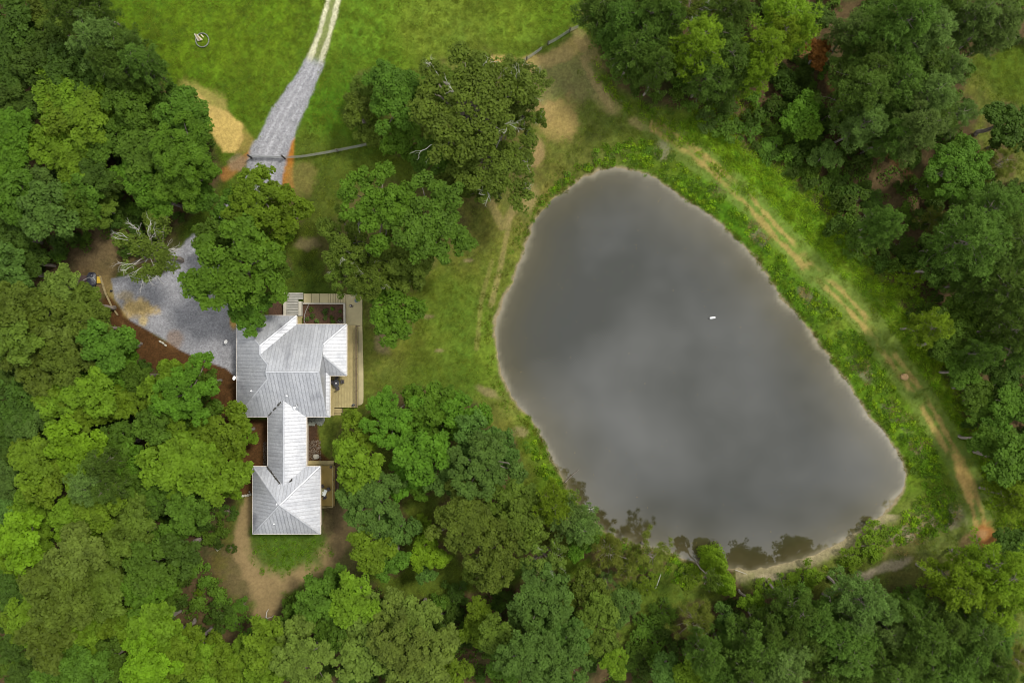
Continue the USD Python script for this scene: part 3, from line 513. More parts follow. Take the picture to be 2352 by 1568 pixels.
def plant(px, py, rpx, form, tone, r):
    fam = {'P': 'pine', 'W': 'soft', 'C': 'narrow', 'D': 'dead', 'S': 'sparse', 'H': 'bush'}.get(form)
    if fam is None:
        Rg = rpx * S * .88; fam = 'big' if Rg > 5.6 else 'mid' if Rg > 3.3 else 'small'
    root, R, ht = MODELS[fam][r.integers(len(MODELS[fam]))]
    sh = r.uniform(.88, 1.12)
    if form == 'P': sh *= r.uniform(.85, 1.05)
    for _ in range(2):
        z0 = float(height(*P(px, py, 0)[:2])); s = rpx * S * (H - z0 - ht * sh * .78) / H / R
        zs = sh * (min(.7, max(.3, s * .55)) if form == 'H' else min(1.15, max(.45, s)) if form in 'WC' else min(1.1, max(.75, s)))
    ztop = z0 + ht * zs * .78; x, y, _ = P(px, py, ztop); gz = float(height(x, y)); s *= 1.3 if form in 'BS' else 1.3 if form == 'P' else 1.15
    name, word, cat = FORM[form]
    label = LABELS[(px, py)]
    x_ = UsdGeom.Xform.Define(stage, '/World/' + numbered(name)); p = x_.GetPrim()
    x_.AddTranslateOp().Set(Gf.Vec3d(x, y, gz)); x_.AddRotateZOp().Set(float(r.uniform(0, 360))); x_.AddScaleOp().Set(Gf.Vec3f(s, s, zs))
    p.GetReferences().AddInternalReference(root); p.SetInstanceable(True)
    UsdShade.MaterialBindingAPI.Apply(p).Bind(UsdShade.Material.Get(stage, L + 'leaf_' + tone))
    side = 'left of the house' if px < 560 and py > 130 else 'right of the pond' if px > 1700 and py < 1250 else 'around the house lawn' if px < 1260 and py < 1230 else 'below the house and the pond'
    if form != 'H' and px > 1300 and py < 330: side = 'above the pond'
    tag(p, label, cat, {'H': 'shrubs ', 'P': 'pines '}.get(form, 'trees ') + side)
tr = np.random.default_rng(11)
for t in TREES: plant(*t, tr)
# ------------------------------------------------------------------ low growth nobody could count
def lookup(A, x, y):
    return A[np.clip(np.rint((y + 63) / STEP).astype(int), 0, A.shape[0] - 1), np.clip(np.rint((x + 90) / STEP).astype(int), 0, A.shape[1] - 1)]
def weed(R, ht, n, seed, leaf):
    r = np.random.default_rng(seed); q = R * np.sqrt(r.random(n)); a = r.uniform(0, 6.28, n); z = ht * (1 - .6 * (q / R) ** 2) * r.uniform(.35, 1, n)
    C = np.stack([q * np.cos(a), q * np.sin(a), z], 1); Nn = np.stack([np.cos(a) * .5, np.sin(a) * .5, np.full(n, .8)], 1) + r.normal(size=(n, 3)) * .45
    return leaves(C, Nn, leaf, r)
def grass(R, ht, n, seed, wd=.03):
    r = np.random.default_rng(seed); q = R * np.sqrt(r.random(n)); a = r.uniform(0, 6.28, n); b = np.stack([q * np.cos(a), q * np.sin(a), np.full(n, -.03)], 1)
    d = np.stack([np.cos(a), np.sin(a), np.full(n, 1.1)], 1) + r.normal(size=(n, 3)) * .55; d /= np.linalg.norm(d, axis=1, keepdims=True); l = ht * r.uniform(.7, 1.4, (n, 1))
    s = np.cross(d, r.normal(size=(n, 3))); s /= np.linalg.norm(s, axis=1, keepdims=True); m = b + d * l * .6; t = b + d * l + np.array([0, 0, -.25]) * l + d * [1, 1, 0] * l * .25
    v = np.stack([b - s * wd, b + s * wd, m + s * wd * .8, m - s * wd * .8, t], 1).reshape(-1, 3); k = np.arange(n)[:, None] * 5
    return v, np.vstack([k + [[0, 1, 2]], k + [[0, 2, 3]], k + [[3, 2, 4]]])
def scatter(name, protos, dens, n, seed, smin, smax, label, cat):
    """protos: (mesh, material); dens: map on the terrain grid, 0 to 1"""
    r = np.random.default_rng(seed); x = r.uniform(-90, 90, n); y = r.uniform(-63, 63, n); ok = r.random(n) < lookup(dens, x, y); x, y = x[ok], y[ok]; m = len(x)
    pi = UsdGeom.PointInstancer.Define(stage, '/World/' + name); targets = []
    for i, (mesh, mat) in enumerate(protos):
        usdkit.mesh(stage, f'/World/{name}/clump_{i:03d}', mesh, L + mat); targets.append(f'/World/{name}/clump_{i:03d}')
    pi.CreatePrototypesRel().SetTargets(targets)
    pi.CreateProtoIndicesAttr(Vt.IntArray.FromNumpy(r.integers(0, len(protos), m).astype(np.int32)))
    pi.CreatePositionsAttr(Vt.Vec3fArray.FromNumpy(np.stack([x, y, lookup(GZ, x, y)], 1).astype(np.float32)))
    a = r.uniform(0, np.pi, m); pi.CreateOrientationsAttr(Vt.QuathArray([Gf.Quath(float(math.cos(t)), 0, 0, float(math.sin(t))) for t in a]))
    s = r.uniform(smin, smax, m) ; pi.CreateScalesAttr(Vt.Vec3fArray.FromNumpy(np.stack([s, s, s * r.uniform(.7, 1.2, m)], 1).astype(np.float32)))
    tag(pi, label, cat, kind='stuff'); return m
leaf_mat('weed_green', (.098, .190, .014), trans=.45); leaf_mat('weed_lime', (.165, .275, .014), trans=.45); leaf_mat('weed_dark', (.062, .120, .016), trans=.3); leaf_mat('weed_olive', (.095, .110, .014), trans=.4)
leaf_mat('straw_leaf', (.26, .20, .095), trans=.3); leaf_mat('weed_grey', (.155, .135, .085), trans=.2)
tone = smoothstep(-.12, .12, n3); tone8 = smoothstep(-.1, .1, n8)
on_track = np.clip(1.4 * TRK, 0, 1); low_shore = (PX > 1680) & (PY > 1090); dry_land = SD > np.where(low_shore, 2.4, .9); waterline = (SD > .2) & ~low_shore
rightbank = area([(1240,470),(1300,400),(1400,330),(1500,320),(1570,360),(1660,430),(1760,530),(1850,625),(1940,730),(2000,800),(2060,890),(2110,970),(2160,1060),(2195,1150),(2190,1200),(2120,1240),(2030,1250),(1960,1290),(1880,1310),(1800,1330),(1700,1345),(1500,1330),(1400,1270),(1320,1220),(1290,1150),(1240,1080),(1205,1010),(1230,990)], 6, 6) * dry_land
leftbank = smoothstep(3.2, 2.2, SD + 2 * n3) * dry_land * (PX < 1330)
outer = smoothstep(26, 34, td + 8 * n3) * (toff < 0) * (SD > 4) * smoothstep(.3, 1, tt)
lush = outer * np.where(PY < 760, smoothstep(190, 110, td + 70 * n8 + 20 * n3), smoothstep(120, 60, td + 50 * n8 + 20 * n3))
reeds = area([(1350,110),(1400,180),(1470,240),(1560,290),(1640,340),(1720,400),(1760,470),(1700,440),(1620,370),(1530,310),(1440,255),(1370,190)], 8, 8)
scatter('bank_weeds', [(weed(.55, .5, 42, 1, .26), 'weed_green'), (weed(.45, .6, 36, 2, .24), 'weed_lime'), (weed(.55, .5, 40, 3, .24), 'weed_green'), (weed(.5, .45, 40, 4, .22), 'weed_dark')],
        np.clip(rightbank * (1 - on_track) * (.35 + .65 * tone), 0, 1), 90000, 21, .55, 1.25, 'lush green weeds covering the pond bank', 'weeds')
scatter('shore_grass', [(grass(.4, .45, 34, 5), 'weed_green'), (grass(.4, .5, 34, 6), 'weed_olive')], np.clip(leftbank * .35 + smoothstep(1.4, .7, SD) * waterline * .9 * (PX > 1200), 0, 1), 90000, 22, .45, .9, 'rough grass along the water line of the pond', 'grass')
scatter('tall_grass', [(grass(.5, .8, 46, 7), 'weed_lime'), (grass(.5, .8, 46, 8), 'weed_green'), (weed(.5, .7, 30, 9, .22), 'weed_lime'), (grass(.45, .7, 40, 10), 'weed_lime')], np.clip(lush * (1 - on_track) + .8 * reeds, 0, 1) * .6, 80000, 23, .45, 1.1, 'tall bright grass on the slope outside the dam track', 'grass')
scatter('dry_stalks', [(grass(.5, .6, 30, 11, .02), 'weed_grey'), (grass(.5, .5, 30, 12, .02), 'straw_leaf')],
        np.clip(.7 * (blob(2080,1230,60,26,-.5) + blob(2170,1190,50,30,-.2) + blob(2110,1030,30,16,0) + blob(2060,950,40,14,.8) + blob(1860,690,30,12,.8) + blob(1640,440,20,12,0) + blob(1740,540,22,12,.8) + blob(1980,850,40,14,.8)), 0, 1), 60000, 24, .6, 1.2, 'dry grey-tan stalks in patches on the dam', 'dry grass')
woods = np.maximum(dark_edge, right_wood) * (1 - FOOT) * (1 - MUL) * (SD > 2) * (1 - np.clip(blob(240,620,80,60,0), 0, 1))
scatter('undergrowth', [(shrub(1.2, 1.3, 301, .26)[0], 'weed_dark'), (shrub(1.5, 1.8, 302, .28)[0], 'leaf_deep'), (weed(.9, .6, 60, 13, .28), 'weed_dark'), (weed(.8, .6, 50, 14, .26), 'leaf_green')], np.clip(woods * (.45 + .55 * tone), 0, 1), 9500, 25, .6, 1.5, 'dark undergrowth on the forest floor between the trunks', 'undergrowth')
gl = blob(660,1268,76,44,0)
scatter('garage_weeds', [(weed(.35, .25, 30, 15, .18), 'weed_green'), (grass(.35, .3, 30, 16), 'weed_green')], np.clip(gl * .8, 0, 1), 60000, 26, .6, 1.2, 'low green weeds on the patch of lawn below the garage', 'weeds')
leaf_mat('meadow_a', (.100, .142, .014), trans=.4, palefac=.04); leaf_mat('meadow_b', (.130, .165, .025), trans=.4, palefac=.10)
bare_bits = np.clip(COL[..., 1] / (COL[..., 0] + 1e-3) - 1.0, 0, .3) / .3
mead = bare_bits * (1 - np.clip(floor * 1.3, 0, 1)) * (1 - np.clip(DRV * 1.5, 0, 1)) * (1 - YARD) * (1 - MUL) * (1 - FOOT) * (SD > 3)
houses = (PX > 530) & (PX < 850) & (PY > 655) & (PY < 1240)
scatter('meadow_grass', [(grass(.42, .20, 30, 17, .028), 'meadow_a'), (grass(.42, .16, 30, 18, .028), 'meadow_b'), (grass(.42, .18, 26, 19, .028), 'meadow_a')], mead * ~houses * np.where(PY < 380, .9, .55), 110000, 27, .6, 1.25, 'short tufts of meadow and lawn grass', 'grass')
r_ = np.random.default_rng(77); fx, fy = r_.uniform(-10, 66, 900), r_.uniform(-40, 30, 900); fok = lookup(SD, fx, fy) < -1.0 - 3 * r_.random(900) ** 3
fc = np.stack([fx, fy, np.full(900, WATER_Z + .02)], 1)[fok][:130]
tag(usdkit.mesh(stage, '/World/floating_leaves', leaves(fc, np.tile([0, 0, 1.], (len(fc), 1)) + r_.normal(size=fc.shape) * .08, .13, r_), L + 'straw_leaf'), 'tiny pale leaves scattered on the pond surface', 'leaves', kind='stuff')
# ------------------------------------------------------------------ the house, its link and its garage
simple('fascia', (.62, .56, .48), .6); simple('siding', (.42, .36, .28), .7, var=.1); simple('dark_gap', (.34, .34, .35), .8); simple('glass_dark', (.03, .035, .04), .08, var=.05)
simple('white_paint', (.78, .78, .77), .45, var=.05); simple('pvc_white', (.80, .80, .80), .35, var=.04)
simple('leaf_gunk', (.030, .028, .020), .95, var=.5, scale=8)
for i, k in enumerate((.95, 1.0, 1.04)):
    usdkit.material(stage, L + f'roof_metal_{i}', {'g': ('geometry', {}), 'n': ('noise_texture', {'scale': .55, 'detail': 6., 'roughness': .65}), 'm': ('mapping', {'scale': (1., 1., 1.)}), 'n2': ('noise_texture', {'scale': 3.0, 'detail': 5., 'roughness': .7}), 'n3': ('noise_texture', {'scale': .22, 'detail': 4.}),
        'r': ('rgb_ramp', {'ramp': [(.30, (.35 * k, .36 * k, .38 * k)), (.62, (.445 * k, .453 * k, .467 * k))]}), 'd': ('rgb_ramp', {'ramp': [(.63, (1, 1, 1)), (.76, (.55, .55, .57))]}), 'd2': ('rgb_ramp', {'ramp': [(.35, (.84, .84, .85)), (.65, (1.04, 1.04, 1.04))]}),
        'mx': ('mix_color', {'blend_type': 'multiply', 'fac': 1.0}), 'mx2': ('mix_color', {'blend_type': 'multiply', 'fac': 1.0}), 'p': ('principled_bsdf', {'metallic': .5, 'roughness': .48})},
        [('g.position', 'n.vector'), ('g.position', 'n2.vector'), ('g.position', 'n3.vector'), ('n.fac', 'r.fac'), ('n3.fac', 'd.fac'), ('n2.fac', 'd2.fac'), ('r.color', 'mx.a'), ('d2.color', 'mx.b'), ('mx.result', 'mx2.a'), ('d.color', 'mx2.b'), ('mx2.result', 'p.base_color')], surface='p.BSDF')
ZE = 3.2
def E(X, Y, z=None):
    """house drawing units to metres in plan, at eave height"""
    return P(520.6 + X * .20504, 658.4 + Y * .20504, ZE)[:2]
def Z1(X, Y, z=0.): return P(520.6 + X * .20504, 658.4 + Y * .20504, z)
U = .20504 * S * (H - ZE) / H
house = thing('house', 'house with silver metal hip roofs, a ridge-roofed link and a square garage', 'house')
FACES = [  # plan polygon with run from the eave, slope, direction in which panels follow one another
 ([(113,325,0),(447.5,659.5,334.5),(447.5,756.5,334.5),(554,863,441),(554,1016,441),(113,1457,0)], .6, 'y'),
 ([(113,325,0),(782,325,0),(447.5,659.5,334.5)], .6, 'x'),
 ([(782,325,0),(782,422,0),(447.5,756.5,334.5),(447.5,659.5,334.5)], .6, 'y'),
 ([(782,422,0),(1343,422,0),(1118,647,225),(1118,939.5,517.5),(554,939.5,517.5),(554,863,441),(447.5,756.5,334.5)], .6, 'x'),
 ([(113,1457,0),(460,1457,0),(676,1266.2,190.8),(892,1457,0),(1155,1457,0),(1118,1420,37),(1118,939.5,517.5),(554,939.5,517.5),(554,1016,441)], .6, 'x'),
 ([(1343,422,0),(1343,993,0),(1118,768,225),(1118,647,225)], .6, 'y'),
 ([(1343,993,0),(1155,993,0),(1118,956,37),(1118,768,225)], .6, 'x'),
 ([(1155,993,0),(1155,1457,0),(1118,1420,37),(1118,956,37)], .6, 'y'),
 ([(460,1457,0),(676,1266.2,216),(676,2202.3,216),(460,2011.5,0)], .53, 'y'),
 ([(892,1457,0),(892,2011.5,0),(676,2202.3,216),(676,1266.2,216)], .53, 'y'),
 ([(292,2011.5,0),(460,2011.5,0),(676,2202.3,190.8),(892,2011.5,0),(1048,2011.5,0),(670,2389.5,378)], .6, 'x'),
 ([(292,2011.5,0),(670,2389.5,378),(292,2767.5,0)], .6, 'y'),
 ([(1048,2011.5,0),(1048,2767.5,0),(670,2389.5,378)], .6, 'y'),
 ([(292,2767.5,0),(670,2389.5,378),(1048,2767.5,0)], .6, 'x')]
def lift(m, pl, dz):
    v = np.array(m.vertices); v[:, 2] += pl[0] * v[:, 0] + pl[1] * v[:, 1] + pl[2] + dz
    return v, np.array(m.faces)
base = MB(); panels = []
prg = np.random.default_rng(5)
for pts, slope, ax in FACES:
    xy = np.array([E(a, b) for a, b, _ in pts]); z = np.array([ZE + slope * U * c for _, _, c in pts])
    pl = np.linalg.lstsq(np.column_stack([xy, np.ones(len(xy))]), z, rcond=None)[0]
    poly = sg.Polygon(xy).buffer(0)
    base.add(*lift(trimesh.creation.extrude_polygon(poly, .12, engine='earcut'), pl, -.125))
    lo, hi = (poly.bounds[0], poly.bounds[2]) if ax == 'x' else (poly.bounds[1], poly.bounds[3])
    w = .53; o = lo
    while o < hi - .02:
        e = min(o + w, hi)
        bx = lambda a, b: sg.box(a, -200, b, 200) if ax == 'x' else sg.box(-200, a, 200, b)
        strip = poly.intersection(bx(o + .03, e - .03)); rib = poly.intersection(bx(o + .03, o + .09))
        mb = MB(); t = prg.uniform(0, .010)
        for g, hgt in ((strip, .045 + t), (rib, .075 + t)):
            for q in getattr(g, 'geoms', [g]):
                if q.geom_type == 'Polygon' and q.area > .004: mb.add(*lift(trimesh.creation.extrude_polygon(q, hgt, engine='earcut'), pl, .002))
        if mb.v: panels.append(mb.mesh())
        o = e
roof = obj('roof', base.mesh(), 'dark_gap', house)
for k, m in enumerate(panels): obj('panel', m, f'roof_metal_{prg.choice(3, p=[.3, .5, .2])}', roof)
def rz(X, Y, r, slope=.6): return np.array([*E(X, Y), ZE + slope * U * r])
CAPS = [((113,325,0),(447.5,659.5,334.5)),((782,325,0),(447.5,659.5,334.5)),((447.5,659.5,334.5),(447.5,756.5,334.5)),((447.5,756.5,334.5),(554,863,441)),((554,1016,441),(113,1457,0)),((554,939.5,517.5),(1118,939.5,517.5)),((1343,422,0),(1118,647,225)),((1343,993,0),(1118,768,225)),((1155,1457,0),(1118,1420,37)),
        ((292,2011.5,0),(670,2389.5,378)),((1048,2011.5,0),(670,2389.5,378)),((292,2767.5,0),(670,2389.5,378)),((1048,2767.5,0),(670,2389.5,378)),((1118,647,225),(1118,939.5,517.5)),((1118,1420,37),(1118,939.5,517.5)),((554,863,441),(554,939.5,517.5)),((554,1016,441),(554,939.5,517.5)),((676,1266.2,190.8),(676,2202.3,190.8))]
def beam(a, b, w, h):
    a, b = np.asarray(a, float), np.asarray(b, float); d = b - a; n = np.linalg.norm(d); d /= n; s = np.cross(d, [0, 0, 1.]); s /= np.linalg.norm(s) + 1e-9; u = np.cross(s, d)
    c = [(-.5, -.5), (.5, -.5), (.25, .5), (-.25, .5)]
    v = np.array([e + s * w * p + u * h * q for e in (a, b) for p, q in c])
    return v, np.array([[0, 1, 2, 3], [7, 6, 5, 4], [0, 4, 5, 1], [1, 5, 6, 2], [2, 6, 7, 3], [3, 7, 4, 0]])
for a, b in CAPS: obj('ridge_cap', beam(rz(*a) + [0, 0, .06], rz(*b) + [0, 0, .06], .30, .07), 'roof_metal_2', roof)
# metal-clad gables
for pts, X in (([(647,225),(939.5,517.5),(1420,37),(956,37),(768,225)], 1112), ([(863,441),(939.5,517.5),(1016,441)], 557)):
    v = np.array([rz(X, a, r) - [0, 0, .05] for a, r in pts]); c = v.mean(0); n = len(v); v2 = v + [.06 if X > 900 else -.06, 0, 0]
    f = [[i, (i + 1) % n, n + (i + 1) % n, n + i] for i in range(n)]
    pg = sg.Polygon(v[:, 1:]); tt_ = trimesh.creation.extrude_polygon(pg, .06, engine='earcut'); vv = np.array(tt_.vertices)
    obj('gable_wall', (np.column_stack([v[0, 0] + (vv[:, 2] if X > 900 else -vv[:, 2]), vv[:, 0], vv[:, 1]]), np.array(tt_.faces)), 'roof_metal_1', house)
OUT = [[(113,325),(782,325),(782,422),(1343,422),(1343,993),(1155,993),(1155,1457),(113,1457)], [(460,1400),(892,1400),(892,2100),(460,2100)], [(292,2011.5),(1048,2011.5),(1048,2767.5),(292,2767.5)]]
for o in OUT:
    for i in range(len(o)):
        if o is OUT[1] and i in (0, 2): continue
        a, b = (np.array([*E(*q), ZE - .07]) for q in (o[i], o[(i + 1) % len(o)])); d = (b - a) / np.linalg.norm(b - a); nn = np.array([-d[1], d[0], 0]) 
        obj('fascia', beam(a + nn * .05, b + nn * .05, .10, .18), 'fascia', roof)
plan = shapely.ops.unary_union([sg.Polygon([E(*q) for q in o]).buffer(-.6, join_style=2) for o in OUT] + [sg.Polygon([E(*q) for q in [(510,1350),(842,1350),(842,2150),(510,2150)]])])
wall = obj('wall', trimesh.creation.extrude_polygon(plan.buffer(0) if plan.geom_type == 'Polygon' else max(plan.geoms, key=lambda g: g.area), ZE - .12, engine='earcut'), 'siding', house)
def opening(X, Y, face, w, h, z0, name, mat):
    x, y = E(X, Y); dx, dy = {'w': (-1, 0), 'e': (1, 0), 's': (0, -1), 'n': (0, 1)}[face]; x -= dx * .6; y -= dy * .6
    sz = (.08, w, h) if dx else (w, .08, h); o = obj(name, MB().box((x + dx * .02, y + dy * .02, z0 + h / 2), sz).mesh(), 'white_paint', house)
    sz = (.05, w - .16, h - .16) if dx else (w - .16, .05, h - .16); obj('pane' if name == 'window' else 'leaf', MB().box((x + dx * .05, y + dy * .05, z0 + h / 2), sz).mesh(), mat, o)
for y in (520, 760, 1000, 1260): opening(113, y, 'w', 1.1, 1.3, .9, 'window', 'glass_dark')
for y in (560, 720, 860): opening(1343, y, 'e', 1.3, 1.4, .8, 'window', 'glass_dark')
opening(1155, 1120, 'e', 1.8, 2.1, .5, 'door', 'glass_dark'); opening(1155, 1320, 'e', 1.1, 1.3, .9, 'window', 'glass_dark'); opening(1048, 2380, 'e', .95, 2.1, .4, 'door', 'glass_dark')
for x in (480, 860): opening(x, 2767.5, 's', 1.2, 1.2, .9, 'window', 'glass_dark')
for x in (950, 1180): opening(x, 422, 'n', 1.2, 1.3, .9, 'window', 'glass_dark')
for y in (2200, 2600): opening(292, y, 'w', 1.1, 1.1, 1., 'window', 'glass_dark')
def on_roof(X, Y, slope_face):
    pts, slope, ax = FACES[slope_face]; xy = np.array([E(a, b) for a, b, _ in pts]); z = np.array([ZE + slope * U * c for _, _, c in pts]); pl = np.linalg.lstsq(np.column_stack([xy, np.ones(len(xy))]), z, rcond=None)[0]
    q = Z1(X, Y, ZE)
    for _ in range(6): zz = pl[0] * q[0] + pl[1] * q[1] + pl[2]; q = Z1(X, Y, zz)
    return q
for X, Y, f, h in ((280, 1165, 0, .35), (675, 1218, 4, .35), (535, 2650, 13, .35), (565, 2433, 11, .2)):
    q = on_roof(X, Y, f); mb = MB(); mb.tube([q - [0, 0, .1], q + [0, 0, h]], .07, 10); mb.tube([q, q + [0, 0, .05]], .14, 10); obj('vent_pipe', mb.mesh(), 'pvc_white', roof, smooth=40)
# leaves caught in the roof valleys
def gunk(line, n, seed, label):
    r = np.random.default_rng(seed); C = []
    a, b, f, cover = line
    for t in r.random(n):
        if cover(t): X, Y = np.array(a) + (np.array(b) - np.array(a)) * t + r.normal(size=2) * 4; C.append(on_roof(X, Y, f) + [0, 0, .08])
    C = np.array(C); v, f = leaves(C, r.normal(size=C.shape) * .4 + [0, 0, 1], .20, r); m = obj('leaf_litter', (v, f), 'leaf_gunk'); tag(m, label, 'leaf litter', kind='stuff')
gunk(((475,1440),(610,1285),4,lambda t: math.sin(t * 17) > -.5), 300, 1, 'dark leaves caught in the valley left of the link roof, house end')
gunk(((450,2011),(598,2205),10,lambda t: True), 420, 2, 'dark leaves filling the valley left of the link roof, garage end')
gunk(((705,2188),(735,2155),10,lambda t: True), 60, 3, 'small clump of dark leaves in the valley right of the link roof')
gunk(((622,545),(650,525),3,lambda t: True), 40, 4, 'small dark clump of leaves in the upper roof valley')
# ------------------------------------------------------------------ decks, walks and things round the house
simple('deck_wood', (.29, .24, .105), .8, var=.22, scale=1.2); simple('deck_wood_b', (.25, .20, .085), .8, var=.22, scale=1.5); simple('rail_wood', (.12, .085, .05), .85, var=.3)
simple('deck_yellow', (.27, .19, .045), .75, var=.15, scale=1.); simple('concrete', (.33, .285, .155), .9, var=.12, scale=.9); simple('concrete_grey', (.27, .26, .225), .9, var=.18, scale=1.5); simple('cap_stone', (.36, .335, .27), .9, var=.12)
simple('black_metal', (.030, .030, .036), .45, var=.2); simple('dark_weave', (.055, .045, .045), .7, var=.3); simple('steel', (.40, .41, .42), .45, metal=.6, var=.1); simple('post_wood', (.035, .030, .026), .9, var=.3); simple('wire', (.24, .235, .21), .5, metal=.4, var=.1)
simple('pale_stone', (.34, .32, .26), .9, var=.3, scale=6, bump=.5); simple('grey_stone', (.15, .16, .13), .9, var=.35, scale=5, bump=.5); simple('tan_stone', (.30, .19, .085), .95, var=.3, scale=4, bump=.5); simple('blue_cloth', (.07, .12, .15), .6, var=.15); simple('purple_hose', (.02, .010, .03), .35); simple('hose_grey', (.30, .31, .29), .5)
simple('tarp_black', (.012, .013, .022), .35, var=.3, scale=4, bump=.8, bscale=9); simple('tarp_plum', (.045, .026, .024), .6, var=.3, scale=3, bump=.6, bscale=7); simple('pallet_wood', (.42, .36, .22), .85, var=.2, scale=4); simple('yellow_plastic', (.42, .28, .02), .5); simple('old_timber', (.22, .175, .085), .9, var=.3); simple('black_plastic', (.012, .012, .012), .4)
simple('glass_top', (.62, .66, .62), .12, var=.05); simple('glass_top_dark', (.22, .22, .12), .12, var=.1)
def hull(pts, h, z0):   # prism on a plan polygon in house drawing units seen at height z0 + h
    return trimesh.creation.extrude_polygon(sg.Polygon([Z1(a, b, z0 + h)[:2] for a, b in pts]).buffer(0), h, engine='earcut').apply_translation([0, 0, z0])
def slab(x0, y0, x1, y1, h, z0=0.): return hull([(x0, y0), (x1, y0), (x1, y1), (x0, y1)], h, z0)
DZ = .50
deck = thing('deck', 'yellowed wooden deck along the right side of the house with dark rail', 'deck')
k = 0
for X in np.arange(1120, 1462, 10.6):
    y0 = 433 if X > 1306 else 960; y1 = 1352 if X > 1204 else 1444
    obj('plank', slab(X + .5, y0, X + 10.1, y1, .05, DZ - .05), 'deck_wood' if (k * 7) % 3 else 'deck_wood_b', deck); k += 1
obj('edge_board', slab(1461.5, 433, 1465, 1352, .22, DZ - .22), 'rail_wood', deck)
obj('deck_frame', slab(1128, 975, 1458, 1345, .08, DZ - .16), 'rail_wood', deck)
for Y in (440, 620, 800, 980, 1160, 1340):
    q = Z1(1464, Y, DZ); obj('post', MB().box(q + [0, 0, .22], (.09, .09, 1.44)).mesh(), 'rail_wood', deck)
q0, q1 = Z1(1464, 437, DZ), Z1(1464, 1345, DZ)
obj('handrail', MB().add(*beam(q0 + [0, 0, .96], q1 + [0, 0, .96], .13, .04)).mesh(), 'rail_wood', deck); obj('lower_rail', MB().add(*beam(q0 + [0, 0, .15], q1 + [0, 0, .15], .06, .05)).mesh(), 'deck_wood_b', deck)
bal = MB()
for t in np.linspace(.01, .99, 108): bal.box(q0 + (q1 - q0) * t + [0, 0, .55], (.035, .035, .80))
tag(obj('balusters', bal.mesh(), 'rail_wood', deck), kind='stuff')
q2 = Z1(1506, 440, DZ); obj('handrail', MB().add(*beam(q0 + [0, 0, .96], q2 + [0, 0, .96], .12, .04)).mesh(), 'rail_wood', deck)
for i, Y in enumerate((1362, 1388, 1414)): obj('step', slab(1205, Y, 1290, Y + 22, .05, DZ - .15 * (i + 1)), 'deck_wood_b', deck)
for X in (1204, 1292): obj('stringer', slab(X, 1355, X + 5, 1440, .08, .05), 'rail_wood', deck)

walk = thing('concrete_walk', 'pale tan concrete walk and pad wrapping the flower bed and deck', 'walkway')
for a, b in ((862, 946), (949, 1040), (1043, 1136)): obj('slab', slab(a + 1.5, 76, b - 1.5, 181, .12, .28), 'concrete', walk)
for i, a in enumerate(range(1138, 1330, 28)): obj('step', slab(a, 78, a + 23.5, 181, .10, .26 - .018 * i), 'concrete', walk)
obj('slab', hull([(1332, 84), (1518, 96), (1518, 432), (1332, 432)], .10, .0), 'concrete', walk); obj('slab', hull([(1474, 435), (1518, 435), (1526, 700), (1531, 1000), (1532, 1220), (1528, 1300), (1512, 1318), (1474, 1330)], .08, .0), 'concrete', walk)
for p in ([(852, 180), (1326, 183), (1326, 196), (852, 195)], [(1306, 198), (1326, 198), (1330, 415), (1308, 415)]): obj('wall_cap', hull(p, .10, .42), 'cap_stone', walk); obj('wall', hull(p, .42, 0), 'concrete_grey', walk)
stairs = thing('entry_stairs', 'grey weathered stairs with low side walls leading to the house', 'stairs')
for Y in (66, 92, 118): obj('plank', slab(668, Y, 856, Y + 22, .06, .40), 'concrete_grey', stairs)
for i, Y in enumerate((146, 175, 204, 233, 262, 291)): obj('tread', slab(668, Y, 800, Y + 24, .16, .36 + .07 * i), 'concrete_grey', stairs)
obj('side_wall', slab(634, 62, 666, 322, .80, .0), 'cap_stone', stairs); obj('side_wall', slab(803, 164, 835, 326, .85, .0), 'cap_stone', stairs); obj('side_wall', hull([(590, 76), (634, 60), (634, 90), (592, 92)], .75, 0), 'cap_stone', stairs)
porch = thing('porch_steps', 'short tan wooden steps tucked in the corner beside the grey stairs', 'steps')
for i, X in enumerate((786, 800, 814, 828)): obj('plank', slab(X, 352, X + 12, 418, .05, .45), 'deck_wood', porch)
obj('riser_board', slab(786, 332, 848, 350, .05, .48), 'deck_wood', porch)
simple('bed_mulch', (.060, .030, .014), .95, var=.5, scale=5, bump=.7)
bed = obj('flower_bed', hull([(853, 197), (1305, 199), (1306, 425), (853, 425)], .10, 0.02), 'bed_mulch'); tag(bed, kind='structure')
bed = obj('flower_bed', hull([(470, 95), (632, 95), (632, 330), (470, 330)], .06, 0.02), 'bed_mulch'); tag(bed, kind='structure')
BEDP = [(960, 330, .42, 'teal'), (1110, 280, .5, 'teal'), (1110, 350, .36, 'pineblue'), (1185, 245, .3, 'bright'), (1180, 340, .34, 'green'), (1190, 385, .36, 'bright'), (1270, 275, .3, 'teal'), (900, 360, .35, 'pineblue'), (1010, 385, .36, 'pineblue'), (1265, 365, .34, 'green'), (945, 255, .4, 'olive')]
def bedplant(X, Y, R, tone, label):
    root = MODELS['bush'][0][0]; x, y, _ = Z1(X, Y, .3); s = R / 1.9 * 1.15
    xf = UsdGeom.Xform.Define(stage, '/World/' + numbered('bed_plant')); xf.AddTranslateOp().Set(Gf.Vec3d(x, y, .1)); xf.AddRotateZOp().Set(float(X)); xf.AddScaleOp().Set(Gf.Vec3f(s, s, s * .9))
    p = xf.GetPrim(); p.GetReferences().AddInternalReference(root); p.SetInstanceable(True); UsdShade.MaterialBindingAPI.Apply(p).Bind(UsdShade.Material.Get(stage, L + 'leaf_' + tone)); tag(p, label, 'plant', 'plants in the flower bed')
